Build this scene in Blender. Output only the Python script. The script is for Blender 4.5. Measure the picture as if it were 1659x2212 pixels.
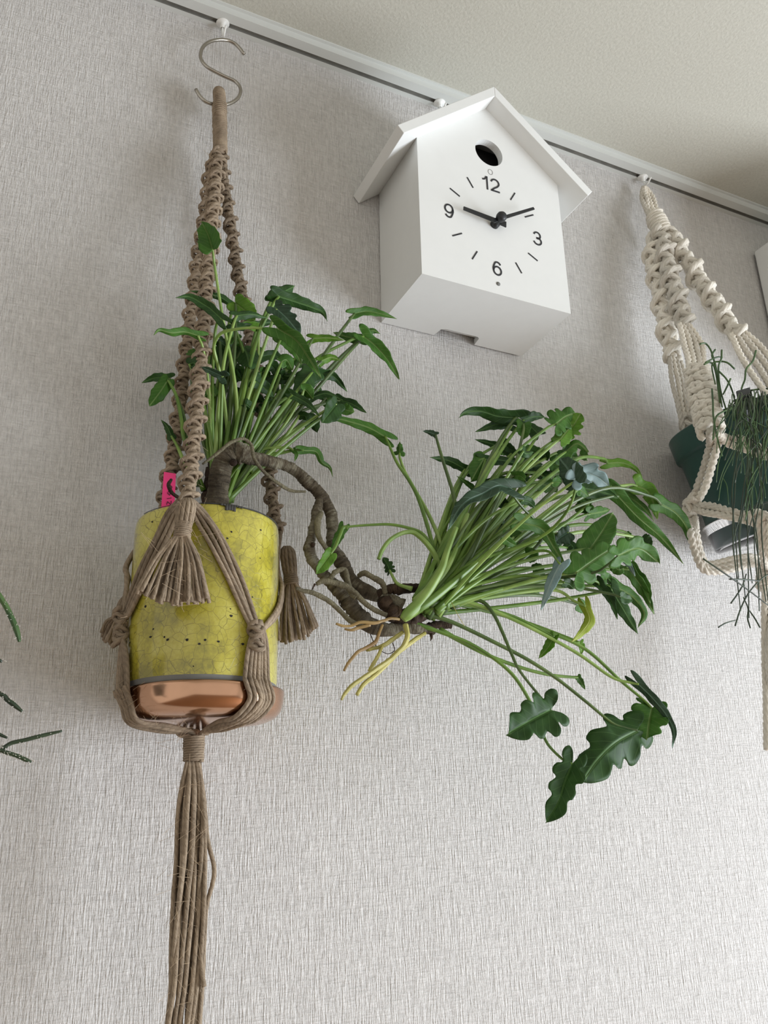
import bpy, bmesh, math, random
import numpy as np
from mathutils import Vector, Matrix
random.seed(7); rng = np.random.default_rng(7)
for o in list(bpy.data.objects): bpy.data.objects.remove(o)
S = bpy.context.scene; COL = S.collection
OZ = 2.09                                   # height of the clock's underside above the floor

# ---------------- camera ----------------
CAM = np.array([-0.40998, -0.81936, -0.58453 + OZ])
CR = np.array([0.90025856, -0.43440827, -0.02870514]); CU = np.array([-0.12735944, -0.32584004, 0.93680726]); CF = np.array([0.4163101, 0.83971288, 0.34866628])
cd = bpy.data.cameras.new('camera'); cam = bpy.data.objects.new('camera', cd); COL.objects.link(cam)
cd.sensor_fit = 'VERTICAL'; cd.sensor_height = 24.0; cd.lens = 24.0*1900/2212; cd.clip_start = 0.02
cam.matrix_world = Matrix([[CR[0], CU[0], -CF[0], CAM[0]], [CR[1], CU[1], -CF[1], CAM[1]], [CR[2], CU[2], -CF[2], CAM[2]], [0, 0, 0, 1]])
S.camera = cam
# ---------------- world, window light, exposure ----------------
w = bpy.data.worlds.new('World'); S.world = w; w.use_nodes = True
w.node_tree.nodes['Background'].inputs[0].default_value = (1.0, 0.975, 0.92, 1); w.node_tree.nodes['Background'].inputs[1].default_value = 0.50
ld = bpy.data.lights.new('window_daylight', 'AREA'); ld.shape = 'RECTANGLE'; ld.size = 1.6; ld.size_y = 1.6; ld.energy = 60; ld.color = (0.88, 0.95, 1.03)
lo = bpy.data.objects.new('window_daylight', ld); COL.objects.link(lo); lo.location = (1.93, -1.3, 1.05)
lo.rotation_euler = (math.radians(90), 0, math.radians(90))
S.view_settings.view_transform = 'Standard'; S.view_settings.look = 'None'; S.view_settings.gamma = 1; S.view_settings.use_curve_mapping = False
S.view_settings.exposure = 0.70

# ---------------- helpers ----------------
def A(*v): return np.array(v, float)
def ray(x, y): return CR*((x-829.5)/1900) - CU*((y-1106)/1900) + CF
def at(x, y, Y):                            # the point at distance Y in front of the wall seen at pixel x, y
    d = ray(x, y); return CAM + d*((Y-CAM[1])/d[1])
def atz(x, y, z):
    d = ray(x, y); return CAM + d*((z-CAM[2])/d[2])
def oncyl(x, y, cx, cy, R):
    d = ray(x, y); a = d[0]**2+d[1]**2; ox, oy = CAM[0]-cx, CAM[1]-cy
    b = 2*(d[0]*ox+d[1]*oy); c = ox*ox+oy*oy-R*R; q = b*b-4*a*c
    t = (-b-math.sqrt(max(q, 0)))/(2*a); return CAM+d*t
def unit(v): return v/(np.linalg.norm(v)+1e-12)
def smooth(P, n=6):                         # Catmull-Rom through rows of P (any width)
    P = np.array(P, float)
    if len(P) < 3: 
        t = np.linspace(0, 1, n+1)[:, None]; return P[0]*(1-t)+P[-1]*t
    Q = np.vstack([2*P[0]-P[1], P, 2*P[-1]-P[-2]]); out = []
    for i in range(1, len(Q)-2):
        for k in range(n):
            t = k/n; a, b, c, d = Q[i-1], Q[i], Q[i+1], Q[i+2]
            out.append(.5*(2*b+(c-a)*t+(2*a-5*b+4*c-d)*t*t+(3*b-a-3*c+d)*t**3))
    out.append(P[-1]); return np.array(out)
def resample(P, n):
    P = np.array(P, float); d = np.r_[0, np.cumsum(np.linalg.norm(np.diff(P[:, :3], axis=0), axis=1))]
    s = np.linspace(0, d[-1], n); return np.stack([np.interp(s, d, P[:, k]) for k in range(P.shape[1])], 1), d[-1]
class MB:
    def __init__(s): s.v = []; s.f = []; s.uv = []; s.n = 0; s.sm = []
    def add(s, V, F, UV=None, sm=True):
        V = np.asarray(V, float); s.v.append(V)
        for i, f in enumerate(F):
            s.f.append(tuple(k+s.n for k in f)); s.sm.append(sm)
            s.uv.append(UV[i] if UV is not None else [(0, 0)]*len(f))
        s.n += len(V)
    def box(s, a, b):
        x0, y0, z0 = a; x1, y1, z1 = b
        s.add([(x0,y0,z0),(x1,y0,z0),(x1,y1,z0),(x0,y1,z0),(x0,y0,z1),(x1,y0,z1),(x1,y1,z1),(x0,y1,z1)],
              [(0,3,2,1),(4,5,6,7),(0,1,5,4),(1,2,6,5),(2,3,7,6),(3,0,4,7)], sm=False)
    def tube(s, P, R, seg=8, lobes=0, lay=0.02, amp=0.15, flat=1.0, cap=True):
        P = np.array(P, float); n = len(P); R = np.broadcast_to(np.array(R, float), (n,)) if np.ndim(R) == 0 else np.array(R, float)
        if len(R) != n: R = np.interp(np.linspace(0, 1, n), np.linspace(0, 1, len(R)), R)
        T = np.gradient(P, axis=0); T /= (np.linalg.norm(T, axis=1)[:, None]+1e-12)
        N = np.zeros_like(P); a = A(0, 0, 1) if abs(T[0][2]) < .9 else A(1, 0, 0); N[0] = unit(np.cross(T[0], a))
        for i in range(1, n):
            v = N[i-1]-T[i]*(N[i-1]@T[i]); N[i] = v/(math.sqrt(v@v)+1e-12)
        B = np.cross(T, N); L = np.r_[0, np.cumsum(np.linalg.norm(np.diff(P, axis=0), axis=1))]
        ph = np.arange(seg)*2*math.pi/seg
        rad = np.repeat(R[:, None], seg, 1)
        if lobes: rad = rad*(1-amp+amp*np.abs(np.cos((ph[None, :]-2*math.pi*L[:, None]/lay)*lobes/2))*2-amp*.3)
        V = P[:, None, :]+rad[..., None]*(np.cos(ph)[None, :, None]*N[:, None, :]+flat*np.sin(ph)[None, :, None]*B[:, None, :])
        V = V.reshape(-1, 3); F = []; UV = []
        for i in range(n-1):
            for k in range(seg):
                k2 = (k+1) % seg; F.append((i*seg+k, i*seg+k2, (i+1)*seg+k2, (i+1)*seg+k))
                UV.append([(L[i], k/seg), (L[i], (k+1)/seg), (L[i+1], (k+1)/seg), (L[i+1], k/seg)])
        if cap:
            F.append(tuple(range(seg))[::-1]); UV.append([(0, 0)]*seg)
            F.append(tuple((n-1)*seg+k for k in range(seg))); UV.append([(L[-1], 0)]*seg)
        s.add(V, F, UV)
    def lathe(s, prof, c, seg=64, M=None, close=False):
        prof = np.array(prof, float); n = len(prof); a = np.arange(seg)*2*math.pi/seg
        V = np.stack([prof[:, 0][:, None]*np.cos(a), prof[:, 0][:, None]*np.sin(a), np.repeat(prof[:, 1][:, None], seg, 1)], 2).reshape(-1, 3)
        if M is not None: V = V@np.array(M).T
        V = V+np.array(c); F = []
        for i in range(n-1):
            for k in range(seg): F.append((i*seg+k, i*seg+(k+1) % seg, (i+1)*seg+(k+1) % seg, (i+1)*seg+k))
        s.add(V, F)
def world_loc(p):
    v = Vector((0, 0, 0))
    while p is not None: v += p.location; p = p.parent
    return np.array(v)
def build(name, mb, mat, parent=None, label=None, loc=None):
    me = bpy.data.meshes.new(name); V = np.vstack(mb.v)
    base = world_loc(parent) if parent is not None else (np.array(loc) if loc is not None else V.mean(0))
    me.from_pydata([tuple(v) for v in (V-base)], [], mb.f)
    uv = me.uv_layers.new(name='UVMap'); uv.data.foreach_set('uv', np.array([c for f in mb.uv for c in f], float).ravel())
    me.polygons.foreach_set('use_smooth', mb.sm); me.update()
    me.materials.append(mat)
    o = bpy.data.objects.new(name, me); COL.objects.link(o)
    if parent is not None: o.parent = parent
    else: o.location = base
    if label: o['label'] = label
    return o
def tag(o, label, cat, group=None):
    o['label'] = label; o['category'] = cat
    if group: o['group'] = group
    return o
def thing(name, loc, label, cat, group=None):
    o = bpy.data.objects.new(name, None); COL.objects.link(o); o.location = Vector([float(c) for c in loc]); o.empty_display_size = .02
    return tag(o, label, cat, group)
def bevel(o, wd, seg=2):
    m = o.modifiers.new('bevel', 'BEVEL'); m.width = wd; m.segments = seg; m.limit_method = 'ANGLE'; m.angle_limit = math.radians(40)
    m.harden_normals = False
    return o

# ---------------- materials ----------------
def srgb(r, g, b):
    f = lambda c: c/12.92 if c <= .04045 else ((c+.055)/1.055)**2.4
    return (f(r/255), f(g/255), f(b/255), 1)
class NT:
    def __init__(s, name):
        s.m = bpy.data.materials.new(name); s.m.use_nodes = True; s.t = s.m.node_tree; s.b = s.t.nodes['Principled BSDF']; s.out = s.t.nodes['Material Output']
    def n(s, ty, **kw):
        x = s.t.nodes.new(ty)
        for k, v in kw.items():
            if k.startswith('i_'): x.inputs[int(k[2:]) if k[2:].isdigit() else k[2:]].default_value = v
            else: setattr(x, k, v)
        return x
    def l(s, a, b): s.t.links.new(a, b)
    def math(s, op, a, b=None):
        x = s.n('ShaderNodeMath', operation=op)
        for i, q in enumerate((a, b)):
            if q is None: continue
            if isinstance(q, (int, float)): x.inputs[i].default_value = q
            else: s.l(q, x.inputs[i])
        return x.outputs[0]
    def noise(s, vec, scale, detail=3, rough=.5, sc=None):
        if sc is not None:
            mp = s.n('ShaderNodeMapping'); mp.inputs['Scale'].default_value = sc; s.l(vec, mp.inputs[0]); vec = mp.outputs[0]
        x = s.n('ShaderNodeTexNoise'); x.inputs['Scale'].default_value = scale; x.inputs['Detail'].default_value = detail; x.inputs['Roughness'].default_value = rough
        s.l(vec, x.inputs['Vector']); return x.outputs['Fac']
    def ramp(s, fac, stops):
        x = s.n('ShaderNodeValToRGB'); e = x.color_ramp.elements
        while len(e) < len(stops): e.new(.5)
        for i, (p, c) in enumerate(stops): e[i].position = p; e[i].color = c
        s.l(fac, x.inputs[0]); return x.outputs[0]
    def bump(s, h, strength, dist):
        x = s.n('ShaderNodeBump'); x.inputs['Strength'].default_value = strength; x.inputs['Distance'].default_value = dist
        s.l(h, x.inputs['Height']); s.l(x.outputs[0], s.b.inputs['Normal']); return x
    def obj(s): return s.n('ShaderNodeTexCoord').outputs['Object']
    def uv(s): return s.n('ShaderNodeTexCoord').outputs['UV']
def plain(name, c, rough=.5, metal=0, noise=0, spec=.5):
    t = NT(name); t.b.inputs['Roughness'].default_value = rough; t.b.inputs['Metallic'].default_value = metal; t.b.inputs['Specular IOR Level'].default_value = spec
    f = t.noise(t.obj(), 60, 3); k = 1-noise
    t.l(t.ramp(f, [(.3, (c[0]*k, c[1]*k, c[2]*k, 1)), (.7, c)]), t.b.inputs['Base Color']); return t.m
def mat_wall():
    t = NT('woven_wallpaper'); o = t.obj(); t.b.inputs['Roughness'].default_value = .75; t.b.inputs['Specular IOR Level'].default_value = .25
    v1 = t.noise(o, 1, 2, .6, (680, 1, 70)); v2 = t.noise(o, 1, 2, .5, (300, 1, 16))
    h1 = t.noise(o, 1, 2, .6, (75, 1, 600)); h2 = t.noise(o, 1, 2, .5, (14, 1, 260)); g = t.noise(o, 700, 2, .6)
    s = t.math('ADD', t.math('MULTIPLY', v1, 1.15), t.math('MULTIPLY', v2, .55))
    s = t.math('ADD', s, t.math('ADD', t.math('MULTIPLY', h1, .85), t.math('MULTIPLY', h2, .35)))
    s = t.math('ADD', s, t.math('MULTIPLY', g, .25))
    t.l(t.ramp(t.math('MULTIPLY', s, .3), [(.38, srgb(190, 187, 184)), (.6, srgb(222, 219, 216))]), t.b.inputs['Base Color'])
    t.bump(s, .9, .0019); return t.m
def mat_ceiling():
    t = NT('ceiling_plaster'); o = t.obj(); t.b.inputs['Roughness'].default_value = .9; t.b.inputs['Specular IOR Level'].default_value = .2
    f = t.noise(o, 260, 4, .6); t.l(t.ramp(f, [(.3, srgb(184, 182, 171)), (.7, srgb(196, 194, 183))]), t.b.inputs['Base Color'])
    t.bump(f, .5, .0015); return t.m
def mat_cord(name, c1, c2, lay, plies, bumpd, fuzz=.5, band=1):
    t = NT(name); t.b.inputs['Roughness'].default_value = .85; t.b.inputs['Specular IOR Level'].default_value = .2
    sp = t.n('ShaderNodeSeparateXYZ'); t.l(t.uv(), sp.inputs[0])
    a = t.math('ADD', t.math('MULTIPLY', sp.outputs[0], 2*math.pi/lay), t.math('MULTIPLY', sp.outputs[1], 2*math.pi*plies))
    s = t.math('ABSOLUTE', t.math('SINE', t.math('MULTIPLY', a, .5)))
    n1 = t.noise(t.obj(), 900, 3, .7); n2 = t.noise(t.obj(), 60, 3, .6)
    cv = t.n('ShaderNodeCombineXYZ'); t.l(t.math('MULTIPLY', sp.outputs[0], 90), cv.inputs[0]); t.l(t.math('MULTIPLY', t.math('ADD', t.math('MULTIPLY', sp.outputs[0], 1/(lay*2.2)), sp.outputs[1]), 9), cv.inputs[1])
    fb = t.noise(cv.outputs[0], 1, 3, .65)
    h = t.math('ADD', t.math('MULTIPLY', s, band), t.math('ADD', t.math('MULTIPLY', n1, fuzz), t.math('MULTIPLY', fb, 1-band+.3)))
    cf = t.math('ADD', t.math('MULTIPLY', h, .35), t.math('MULTIPLY', n2, .6))  # low grooves get the darker colour, crevice shade painted into the cord
    ri = t.n('ShaderNodeObjectInfo'); vm = t.n('ShaderNodeVectorMath', operation='SCALE'); t.l(t.ramp(cf, [(.3, c1), (.85, c2)]), vm.inputs[0])
    t.l(t.math('ADD', t.math('MULTIPLY', ri.outputs['Random'], .34), .82), vm.inputs['Scale']); t.l(vm.outputs[0], t.b.inputs['Base Color']); t.bump(h, .8, bumpd); return t.m
def mat_leaf(name, c1, c2, vein, trans=.3, rough=.5):
    t = NT(name); t.b.inputs['Roughness'].default_value = rough; t.b.inputs['Specular IOR Level'].default_value = .3
    sp = t.n('ShaderNodeSeparateXYZ'); t.l(t.uv(), sp.inputs[0]); u, v = sp.outputs[0], sp.outputs[1]
    av = t.math('ABSOLUTE', v)
    mid = t.math('LESS_THAN', av, .022)
    sv = t.math('LESS_THAN', t.math('ABSOLUTE', t.math('SUBTRACT', t.math('FRACT', t.math('MULTIPLY', t.math('SUBTRACT', u, t.math('MULTIPLY', av, .8)), 7)), .5)), .035)
    ve = t.math('MAXIMUM', mid, t.math('MULTIPLY', sv, .45))
    n = t.noise(t.obj(), 70, 3); base = t.ramp(n, [(.3, c1), (.7, c2)])
    mx = t.n('ShaderNodeMix', data_type='RGBA'); t.l(ve, mx.inputs[0]); t.l(base, mx.inputs[6]); mx.inputs[7].default_value = vein
    t.l(mx.outputs[2], t.b.inputs['Base Color']); bp = t.bump(t.math('ADD', t.math('MULTIPLY', n, .3), t.math('MULTIPLY', ve, -.6)), .35, .0012)
    tr = t.n('ShaderNodeBsdfTranslucent'); t.l(mx.outputs[2], tr.inputs[0]); ms = t.n('ShaderNodeMixShader'); ms.inputs[0].default_value = trans
    t.l(t.b.outputs[0], ms.inputs[1]); t.l(tr.outputs[0], ms.inputs[2]); t.l(ms.outputs[0], t.out.inputs[0]); return t.m
def mat_stalk(name, c1, c2):
    t = NT(name); t.b.inputs['Roughness'].default_value = .42
    sp = t.n('ShaderNodeSeparateXYZ'); t.l(t.uv(), sp.inputs[0])
    n = t.noise(t.obj(), 40, 3); t.l(t.ramp(n, [(.35, c1), (.7, c2)]), t.b.inputs['Base Color'])
    s = t.math('SINE', t.math('MULTIPLY', sp.outputs[1], 2*math.pi*7)); t.bump(s, .25, .0004); t.b.inputs['Subsurface Weight'].default_value = .08
    t.b.inputs['Subsurface Radius'].default_value = (.002, .003, .001); return t.m
def mat_bark(name, c1, c2, c3):
    t = NT(name); t.b.inputs['Roughness'].default_value = .85; t.b.inputs['Specular IOR Level'].default_value = .25
    r1 = t.noise(t.uv(), 1, 4, .65, (520, 2.2, 1)); n = t.noise(t.obj(), 130, 5, .65); n2 = t.noise(t.obj(), 28, 3, .6)
    h = t.math('ADD', t.math('MULTIPLY', r1, .9), t.math('MULTIPLY', n, .8))
    f = t.math('ADD', t.math('MULTIPLY', h, .35), t.math('MULTIPLY', n2, .5))
    t.l(t.ramp(f, [(.40, c1), (.54, c2), (.70, c3)]), t.b.inputs['Base Color']); t.bump(h, 1, .0034); return t.m
def mat_glaze():
    t = NT('yellow_crackle_glaze'); o = t.obj(); t.b.inputs['Roughness'].default_value = .22; t.b.inputs['Coat Weight'].default_value = .6; t.b.inputs['Coat Roughness'].default_value = .06
    nz = t.n('ShaderNodeTexNoise'); nz.inputs['Scale'].default_value = 45; t.l(o, nz.inputs['Vector'])
    mx = t.n('ShaderNodeMix', data_type='VECTOR'); mx.inputs[0].default_value = .012; t.l(o, mx.inputs[4]); t.l(nz.outputs['Color'], mx.inputs[5])
    def cr(scale, wd):
        x = t.n('ShaderNodeTexVoronoi', feature='DISTANCE_TO_EDGE'); x.inputs['Scale'].default_value = scale; t.l(mx.outputs[1], x.inputs['Vector'])
        r = t.n('ShaderNodeMapRange'); r.inputs[1].default_value = 0; r.inputs[2].default_value = wd; t.l(x.outputs['Distance'], r.inputs[0]); return r.outputs[0]
    a, b = cr(120, .026), cr(230, .026); bs = t.math('ADD', t.math('MULTIPLY', b, .3), .7)
    crk = t.math('MULTIPLY', a, bs); n = t.noise(o, 26, 4, .6); n3 = t.noise(o, 300, 3, .6)
    base = t.ramp(t.math('ADD', t.math('MULTIPLY', n, .8), t.math('MULTIPLY', n3, .2)), [(.38, srgb(134, 127, 48)), (.5, srgb(174, 164, 56)), (.62, srgb(190, 182, 84))])
    m2 = t.n('ShaderNodeMix', data_type='RGBA'); t.l(crk, m2.inputs[0]); m2.inputs[6].default_value = srgb(112, 104, 44); t.l(base, m2.inputs[7])
    t.l(m2.outputs[2], t.b.inputs['Base Color']); t.bump(t.math('ADD', t.math('MULTIPLY', crk, .15), t.math('MULTIPLY', n, .8)), .25, .0012); return t.m
def mat_clear():
    t = NT('clear_plastic'); t.b.inputs['Roughness'].default_value = .08; t.b.inputs['Transmission Weight'].default_value = 1; t.b.inputs['IOR'].default_value = 1.3
    t.b.inputs['Base Color'].default_value = (.95, .95, .97, 1)
    f = t.noise(t.obj(), 30, 3); t.l(t.ramp(f, [(.4, (.0, .0, .0, 1)), (.7, (.08, .08, .08, 1))]), t.b.inputs['Roughness']); return t.m
M_wall = mat_wall(); M_ceil = mat_ceiling()
M_jute = mat_cord('jute_twine', srgb(84, 72, 59), srgb(170, 152, 130), .0065, 2, .0010, .6, .3)
M_cot = mat_cord('cotton_rope', srgb(196, 188, 174), srgb(238, 232, 220), .012, 6, .0006, .4, .5)
M_rail = plain('painted_rail', srgb(205, 207, 203), .45); M_slot = plain('shaded_rail_slot', srgb(128, 127, 120), .8, noise=.3)
M_white = plain('white_plastic', srgb(232, 232, 228), .4); M_clock = plain('matt_white_paint', srgb(228, 229, 227), .55, noise=.02)
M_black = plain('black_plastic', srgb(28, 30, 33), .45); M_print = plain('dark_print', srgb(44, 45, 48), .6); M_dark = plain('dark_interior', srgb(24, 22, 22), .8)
M_steel = plain('brushed_steel', srgb(176, 170, 160), .28, 1, .15)
M_clay = plain('bare_clay', srgb(122, 122, 118), .85, noise=.25); M_chip = plain('chipped_rim', srgb(62, 60, 56), .8, noise=.5); M_soil = plain('soil', srgb(40, 32, 26), .95, noise=.5)
M_copper = plain('polished_copper', srgb(204, 160, 130), .17, 1, .12)
M_glaze = mat_glaze(); M_pink = plain('pink_card', srgb(236, 62, 128), .6); M_gpot = plain('dark_green_plastic', srgb(30, 72, 64), .4, noise=.1); M_clear = mat_clear()
M_floor = plain('floor_board', srgb(150, 118, 88), .5, noise=.2); M_fiber = plain('stray_fibre', srgb(178, 156, 128), .9)
M_bark = mat_bark('grey_brown_bark', srgb(52, 44, 36), srgb(94, 85, 70), srgb(156, 152, 132)); M_rhiz = mat_bark('dark_rhizome', srgb(34, 26, 21), srgb(62, 48, 38), srgb(98, 80, 62))
M_root = mat_bark('grey_root', srgb(84, 78, 64), srgb(114, 108, 88), srgb(140, 134, 108))
M_rooty = mat_stalk('pale_root', srgb(150, 142, 72), srgb(190, 182, 112)); M_rooto = mat_stalk('tan_root', srgb(126, 98, 56), srgb(156, 130, 82))
M_stalk = [mat_stalk('stalk_mid', srgb(82, 114, 42), srgb(116, 148, 62)), mat_stalk('stalk_pale', srgb(112, 142, 64), srgb(148, 174, 94)), mat_stalk('stalk_deep', srgb(62, 84, 42), srgb(92, 114, 58))]
VE = srgb(120, 150, 86)
M_leaf = {'d': mat_leaf('leaf_dark', srgb(36, 66, 27), srgb(50, 86, 35), srgb(84, 118, 66), .18), 'm': mat_leaf('leaf_mid', srgb(58, 100, 34), srgb(78, 124, 46), VE, .28),
 'l': mat_leaf('leaf_light', srgb(88, 134, 40), srgb(116, 160, 58), srgb(150, 180, 104), .38), 'b': mat_leaf('leaf_blue', srgb(36, 60, 40), srgb(54, 80, 56), srgb(96, 124, 104), .15, .42),
 's': mat_leaf('leaf_silver', srgb(96, 120, 118), srgb(130, 152, 150), srgb(150, 170, 164), .2), 'y': mat_leaf('leaf_yellow', srgb(146, 162, 50), srgb(168, 184, 74), srgb(190, 200, 110), .4)}
M_cact = mat_stalk('cactus_stem', srgb(48, 78, 42), srgb(84, 112, 62)); M_cactd = mat_stalk('cactus_stem_dark', srgb(30, 44, 28), srgb(52, 70, 44)); M_bristle = plain('pale_bristle', srgb(196, 190, 180), .8)

# ---------------- the room ----------------
def struct(o): o['kind'] = 'structure'; return o
CZ = .386+OZ
m = MB(); m.box((-2.2, 0, 0), (2.1, .1, CZ+.1)); struct(build('wall_back', m, M_wall, loc=(0, 0, OZ)))
m = MB(); m.box((-2.2, -3.6, CZ), (2.1, 0, CZ+.1)); struct(build('ceiling', m, M_ceil, loc=(0, 0, CZ)))
m = MB(); m.box((-2.2, -3.6, -.1), (2.1, .1, 0)); struct(build('floor', m, M_floor, loc=(0, 0, 0)))
m = MB()
m.box((2.0, -3.6, 0), (2.1, -2.15, CZ)); m.box((2.0, -.45, 0), (2.1, 0, CZ)); m.box((2.0, -2.15, 0), (2.1, -.45, .2)); m.box((2.0, -2.15, 1.9), (2.1, -.45, CZ))
struct(build('wall_right', m, M_clock, loc=(2.0, -1.5, 0)))
m = MB()
for a, b in (((2.03, -2.15, .2), (2.07, -2.1, 1.9)), ((2.03, -.5, .2), (2.07, -.45, 1.9)), ((2.03, -1.325, .2), (2.07, -1.275, 1.9)), ((2.03, -2.15, .2), (2.07, -.45, .25)), ((2.03, -2.15, 1.85), (2.07, -.45, 1.9))): m.box(a, b)
struct(build('window_1', m, M_white, loc=(2.05, -1.3, 0)))
# picture rail under the ceiling, slot facing down
zb = .3742+OZ
m = MB()
m.box((-2.2, -.0264, zb), (2.0, -.0132, CZ)); m.box((-2.2, -.0068, zb), (2.0, 0, CZ)); m.box((-2.2, -.0132, CZ-.004), (2.0, -.0068, CZ))
m.box((-2.2, -.0300, CZ-.0022), (2.0, -.0264, CZ))
rail = struct(build('trim_1', m, M_rail, loc=(0, 0, zb)))
m = MB(); m.box((-2.2, -.0132, zb+.003), (2.0, -.0068, CZ-.004)); m.box((-2.2, -.0074, zb+.0002), (2.0, -.0068, zb+.003)); m.box((-2.2, -.0132, zb+.0004), (2.0, -.0128, zb+.003)); so = build('shaded_rail_slot', m, M_slot, rail)  # slot lining in a darker colour, painting the shade inside the recess

def rail_hook(px, py, label, hook_len, mats=M_white):
    p = at(px, py, -.010); x = p[0]; t = thing('rail_hook', (x, -.010, zb), label, 'hook', 'white sliding hooks on the ceiling rail')
    m = MB(); m.lathe([(0, .004), (.0025, .004), (.0026, .0003), (.0078, .0003), (.0082, -.0005), (.0076, -.0014), (.0036, -.0022), (.0034, -.0070), (.0028, -.0085), (.0024, -.009), (.002, -.005), (0, -.005)], (x, -.010, zb), 24)
    build('runner', m, M_white, t)
    m = MB(); L = hook_len
    m.tube(smooth([(x, -.010, zb-.004), (x, -.010, zb-L*.45), (x+.0005, -.0125, zb-L*.8), (x, -.018, zb-L), (x-.0005, -.024, zb-L*.88), (x, -.0265, zb-L*.72)], 6), .0013, 8)
    build('hook_wire', m, M_white, t); return A(x, -.018, zb-L)
h1 = rail_hook(481, 57, 'white rail hook carrying the steel S-hook above the jute hanger', .030)
h2 = rail_hook(950, 232, 'white rail hook just left of the clock roof, partly hidden', .022)
h3 = rail_hook(1390, 396, 'white rail hook holding the top of the cotton rope hanger', .018)

# ---------------- cuckoo clock ----------------
def eul(a, b, c):
    Rx = np.array([[1,0,0],[0,math.cos(a),-math.sin(a)],[0,math.sin(a),math.cos(a)]]); Ry = np.array([[math.cos(b),0,math.sin(b)],[0,1,0],[-math.sin(b),0,math.cos(b)]])
    Rz = np.array([[math.cos(c),-math.sin(c),0],[math.sin(c),math.cos(c),0],[0,0,1]]); return Rz@Rx@Ry
CM = eul(.0056, .0105, -.0148)
clock = thing('cuckoo_clock', (.1, 0, OZ), 'white house-shaped cuckoo clock with gabled roof hanging on the wall', 'clock')
def cl(V): return (np.asarray(V, float)@CM.T)+A(0, -.001, OZ)
W_, D_, HE, HA, EE, TT, OO = .2, .1071, .1905, .2746, .0372, .012, .022
def cbuild(name, mb, mat, parent=None, label=None):
    mb.v = [cl(v) for v in mb.v]; return build(name, mb, mat, parent or clock, label)
# case: front plate with round hole, sides, notched bottom
def prism(m, poly, y0, y1, hole=None, nh=40):
    bm = bmesh.new(); vs = [bm.verts.new((x, y0, z)) for x, z in poly]; es = [bm.edges.new((vs[i], vs[(i+1) % len(vs)])) for i in range(len(vs))]
    if hole:
        hs = [bm.verts.new((hole[0]+hole[2]*math.cos(2*math.pi*k/nh), y0, hole[1]+hole[2]*math.sin(2*math.pi*k/nh))) for k in range(nh)]
        es += [bm.edges.new((hs[k], hs[(k+1) % nh])) for k in range(nh)]
    bmesh.ops.triangle_fill(bm, use_beauty=True, edges=es)
    bmesh.ops.dissolve_limit(bm, angle_limit=.01, verts=bm.verts, edges=bm.edges) if not hole else None
    r = bmesh.ops.extrude_face_region(bm, geom=bm.faces[:]); 
    for v in r['geom']:
        if isinstance(v, bmesh.types.BMVert): v.co.y = y1
    bmesh.ops.recalc_face_normals(bm, faces=bm.faces); bm.verts.index_update()
    m.add([tuple(v.co) for v in bm.verts], [tuple(v.index for v in f.verts) for f in bm.faces], sm=False); bm.free()
m = MB(); pent = [(0, 0), (W_, 0), (W_, HE), (W_/2, HA), (0, HE)]
prism(m, pent, -D_, -D_+.010, (.1, .205, .0195))
th = .008
m.box((0, -D_+.010, 0), (th, 0, HE)); m.box((W_-th, -D_+.010, 0), (W_, 0, HE))
cu = [(th, -D_+.01), (W_-th, -D_+.01), (W_-th, 0), (.1295, 0), (.1275, -.015), (.124, -.018), (.078, -.018), (.0735, -.015), (.0715, 0), (th, 0)]
b2 = MB(); prism(b2, cu, 0, th); v = b2.v[0]; b2.v[0] = np.stack([v[:, 0], v[:, 2], v[:, 1]], 1)
b2.f = [tuple(reversed(f)) for f in b2.f]; m.add(b2.v[0], b2.f, sm=False)
cbuild('clock_case', m, M_clock)
m = MB(); prism(m, [(th+.0003, th+.0003), (W_-th-.0003, th+.0003), (W_-th-.0003, HE), (W_/2, HA-.003), (th+.0003, HE)], -.004, -.006); cbuild('back_board', m, M_clock)
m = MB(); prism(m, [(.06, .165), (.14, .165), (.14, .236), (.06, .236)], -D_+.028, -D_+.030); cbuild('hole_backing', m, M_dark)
m = MB(); m.tube([(.086, -D_+.022, .190), (.088, -D_+.020, .200), (.0905, -D_+.019, .204)], [.0012, .0018, .0008], 8); m.tube([(.0855, -D_+.02, .1995), (.091, -D_+.019, .1985)], .0009, 6); cbuild('bird_perch', m, M_white, label='pale bird mechanism just visible inside the round hole')
al = math.atan2(HA-HE, W_/2); ca, sa = math.cos(al), math.sin(al); ta = TT*math.tan((math.pi/2-al)/1)*0
for sgn in (-1, 1):
    eav = (W_/2+sgn*(W_/2+EE*ca), HE-EE*sa); ap = (W_/2, HA); apo = (W_/2, HA+TT/ca); eo = (eav[0]+sgn*sa*TT, eav[1]+ca*TT)
    m = MB(); prism(m, [eav, ap, apo, eo], -D_-OO, 0); o = cbuild('roof_panel', m, M_clock); bevel(o, .0007)
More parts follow.
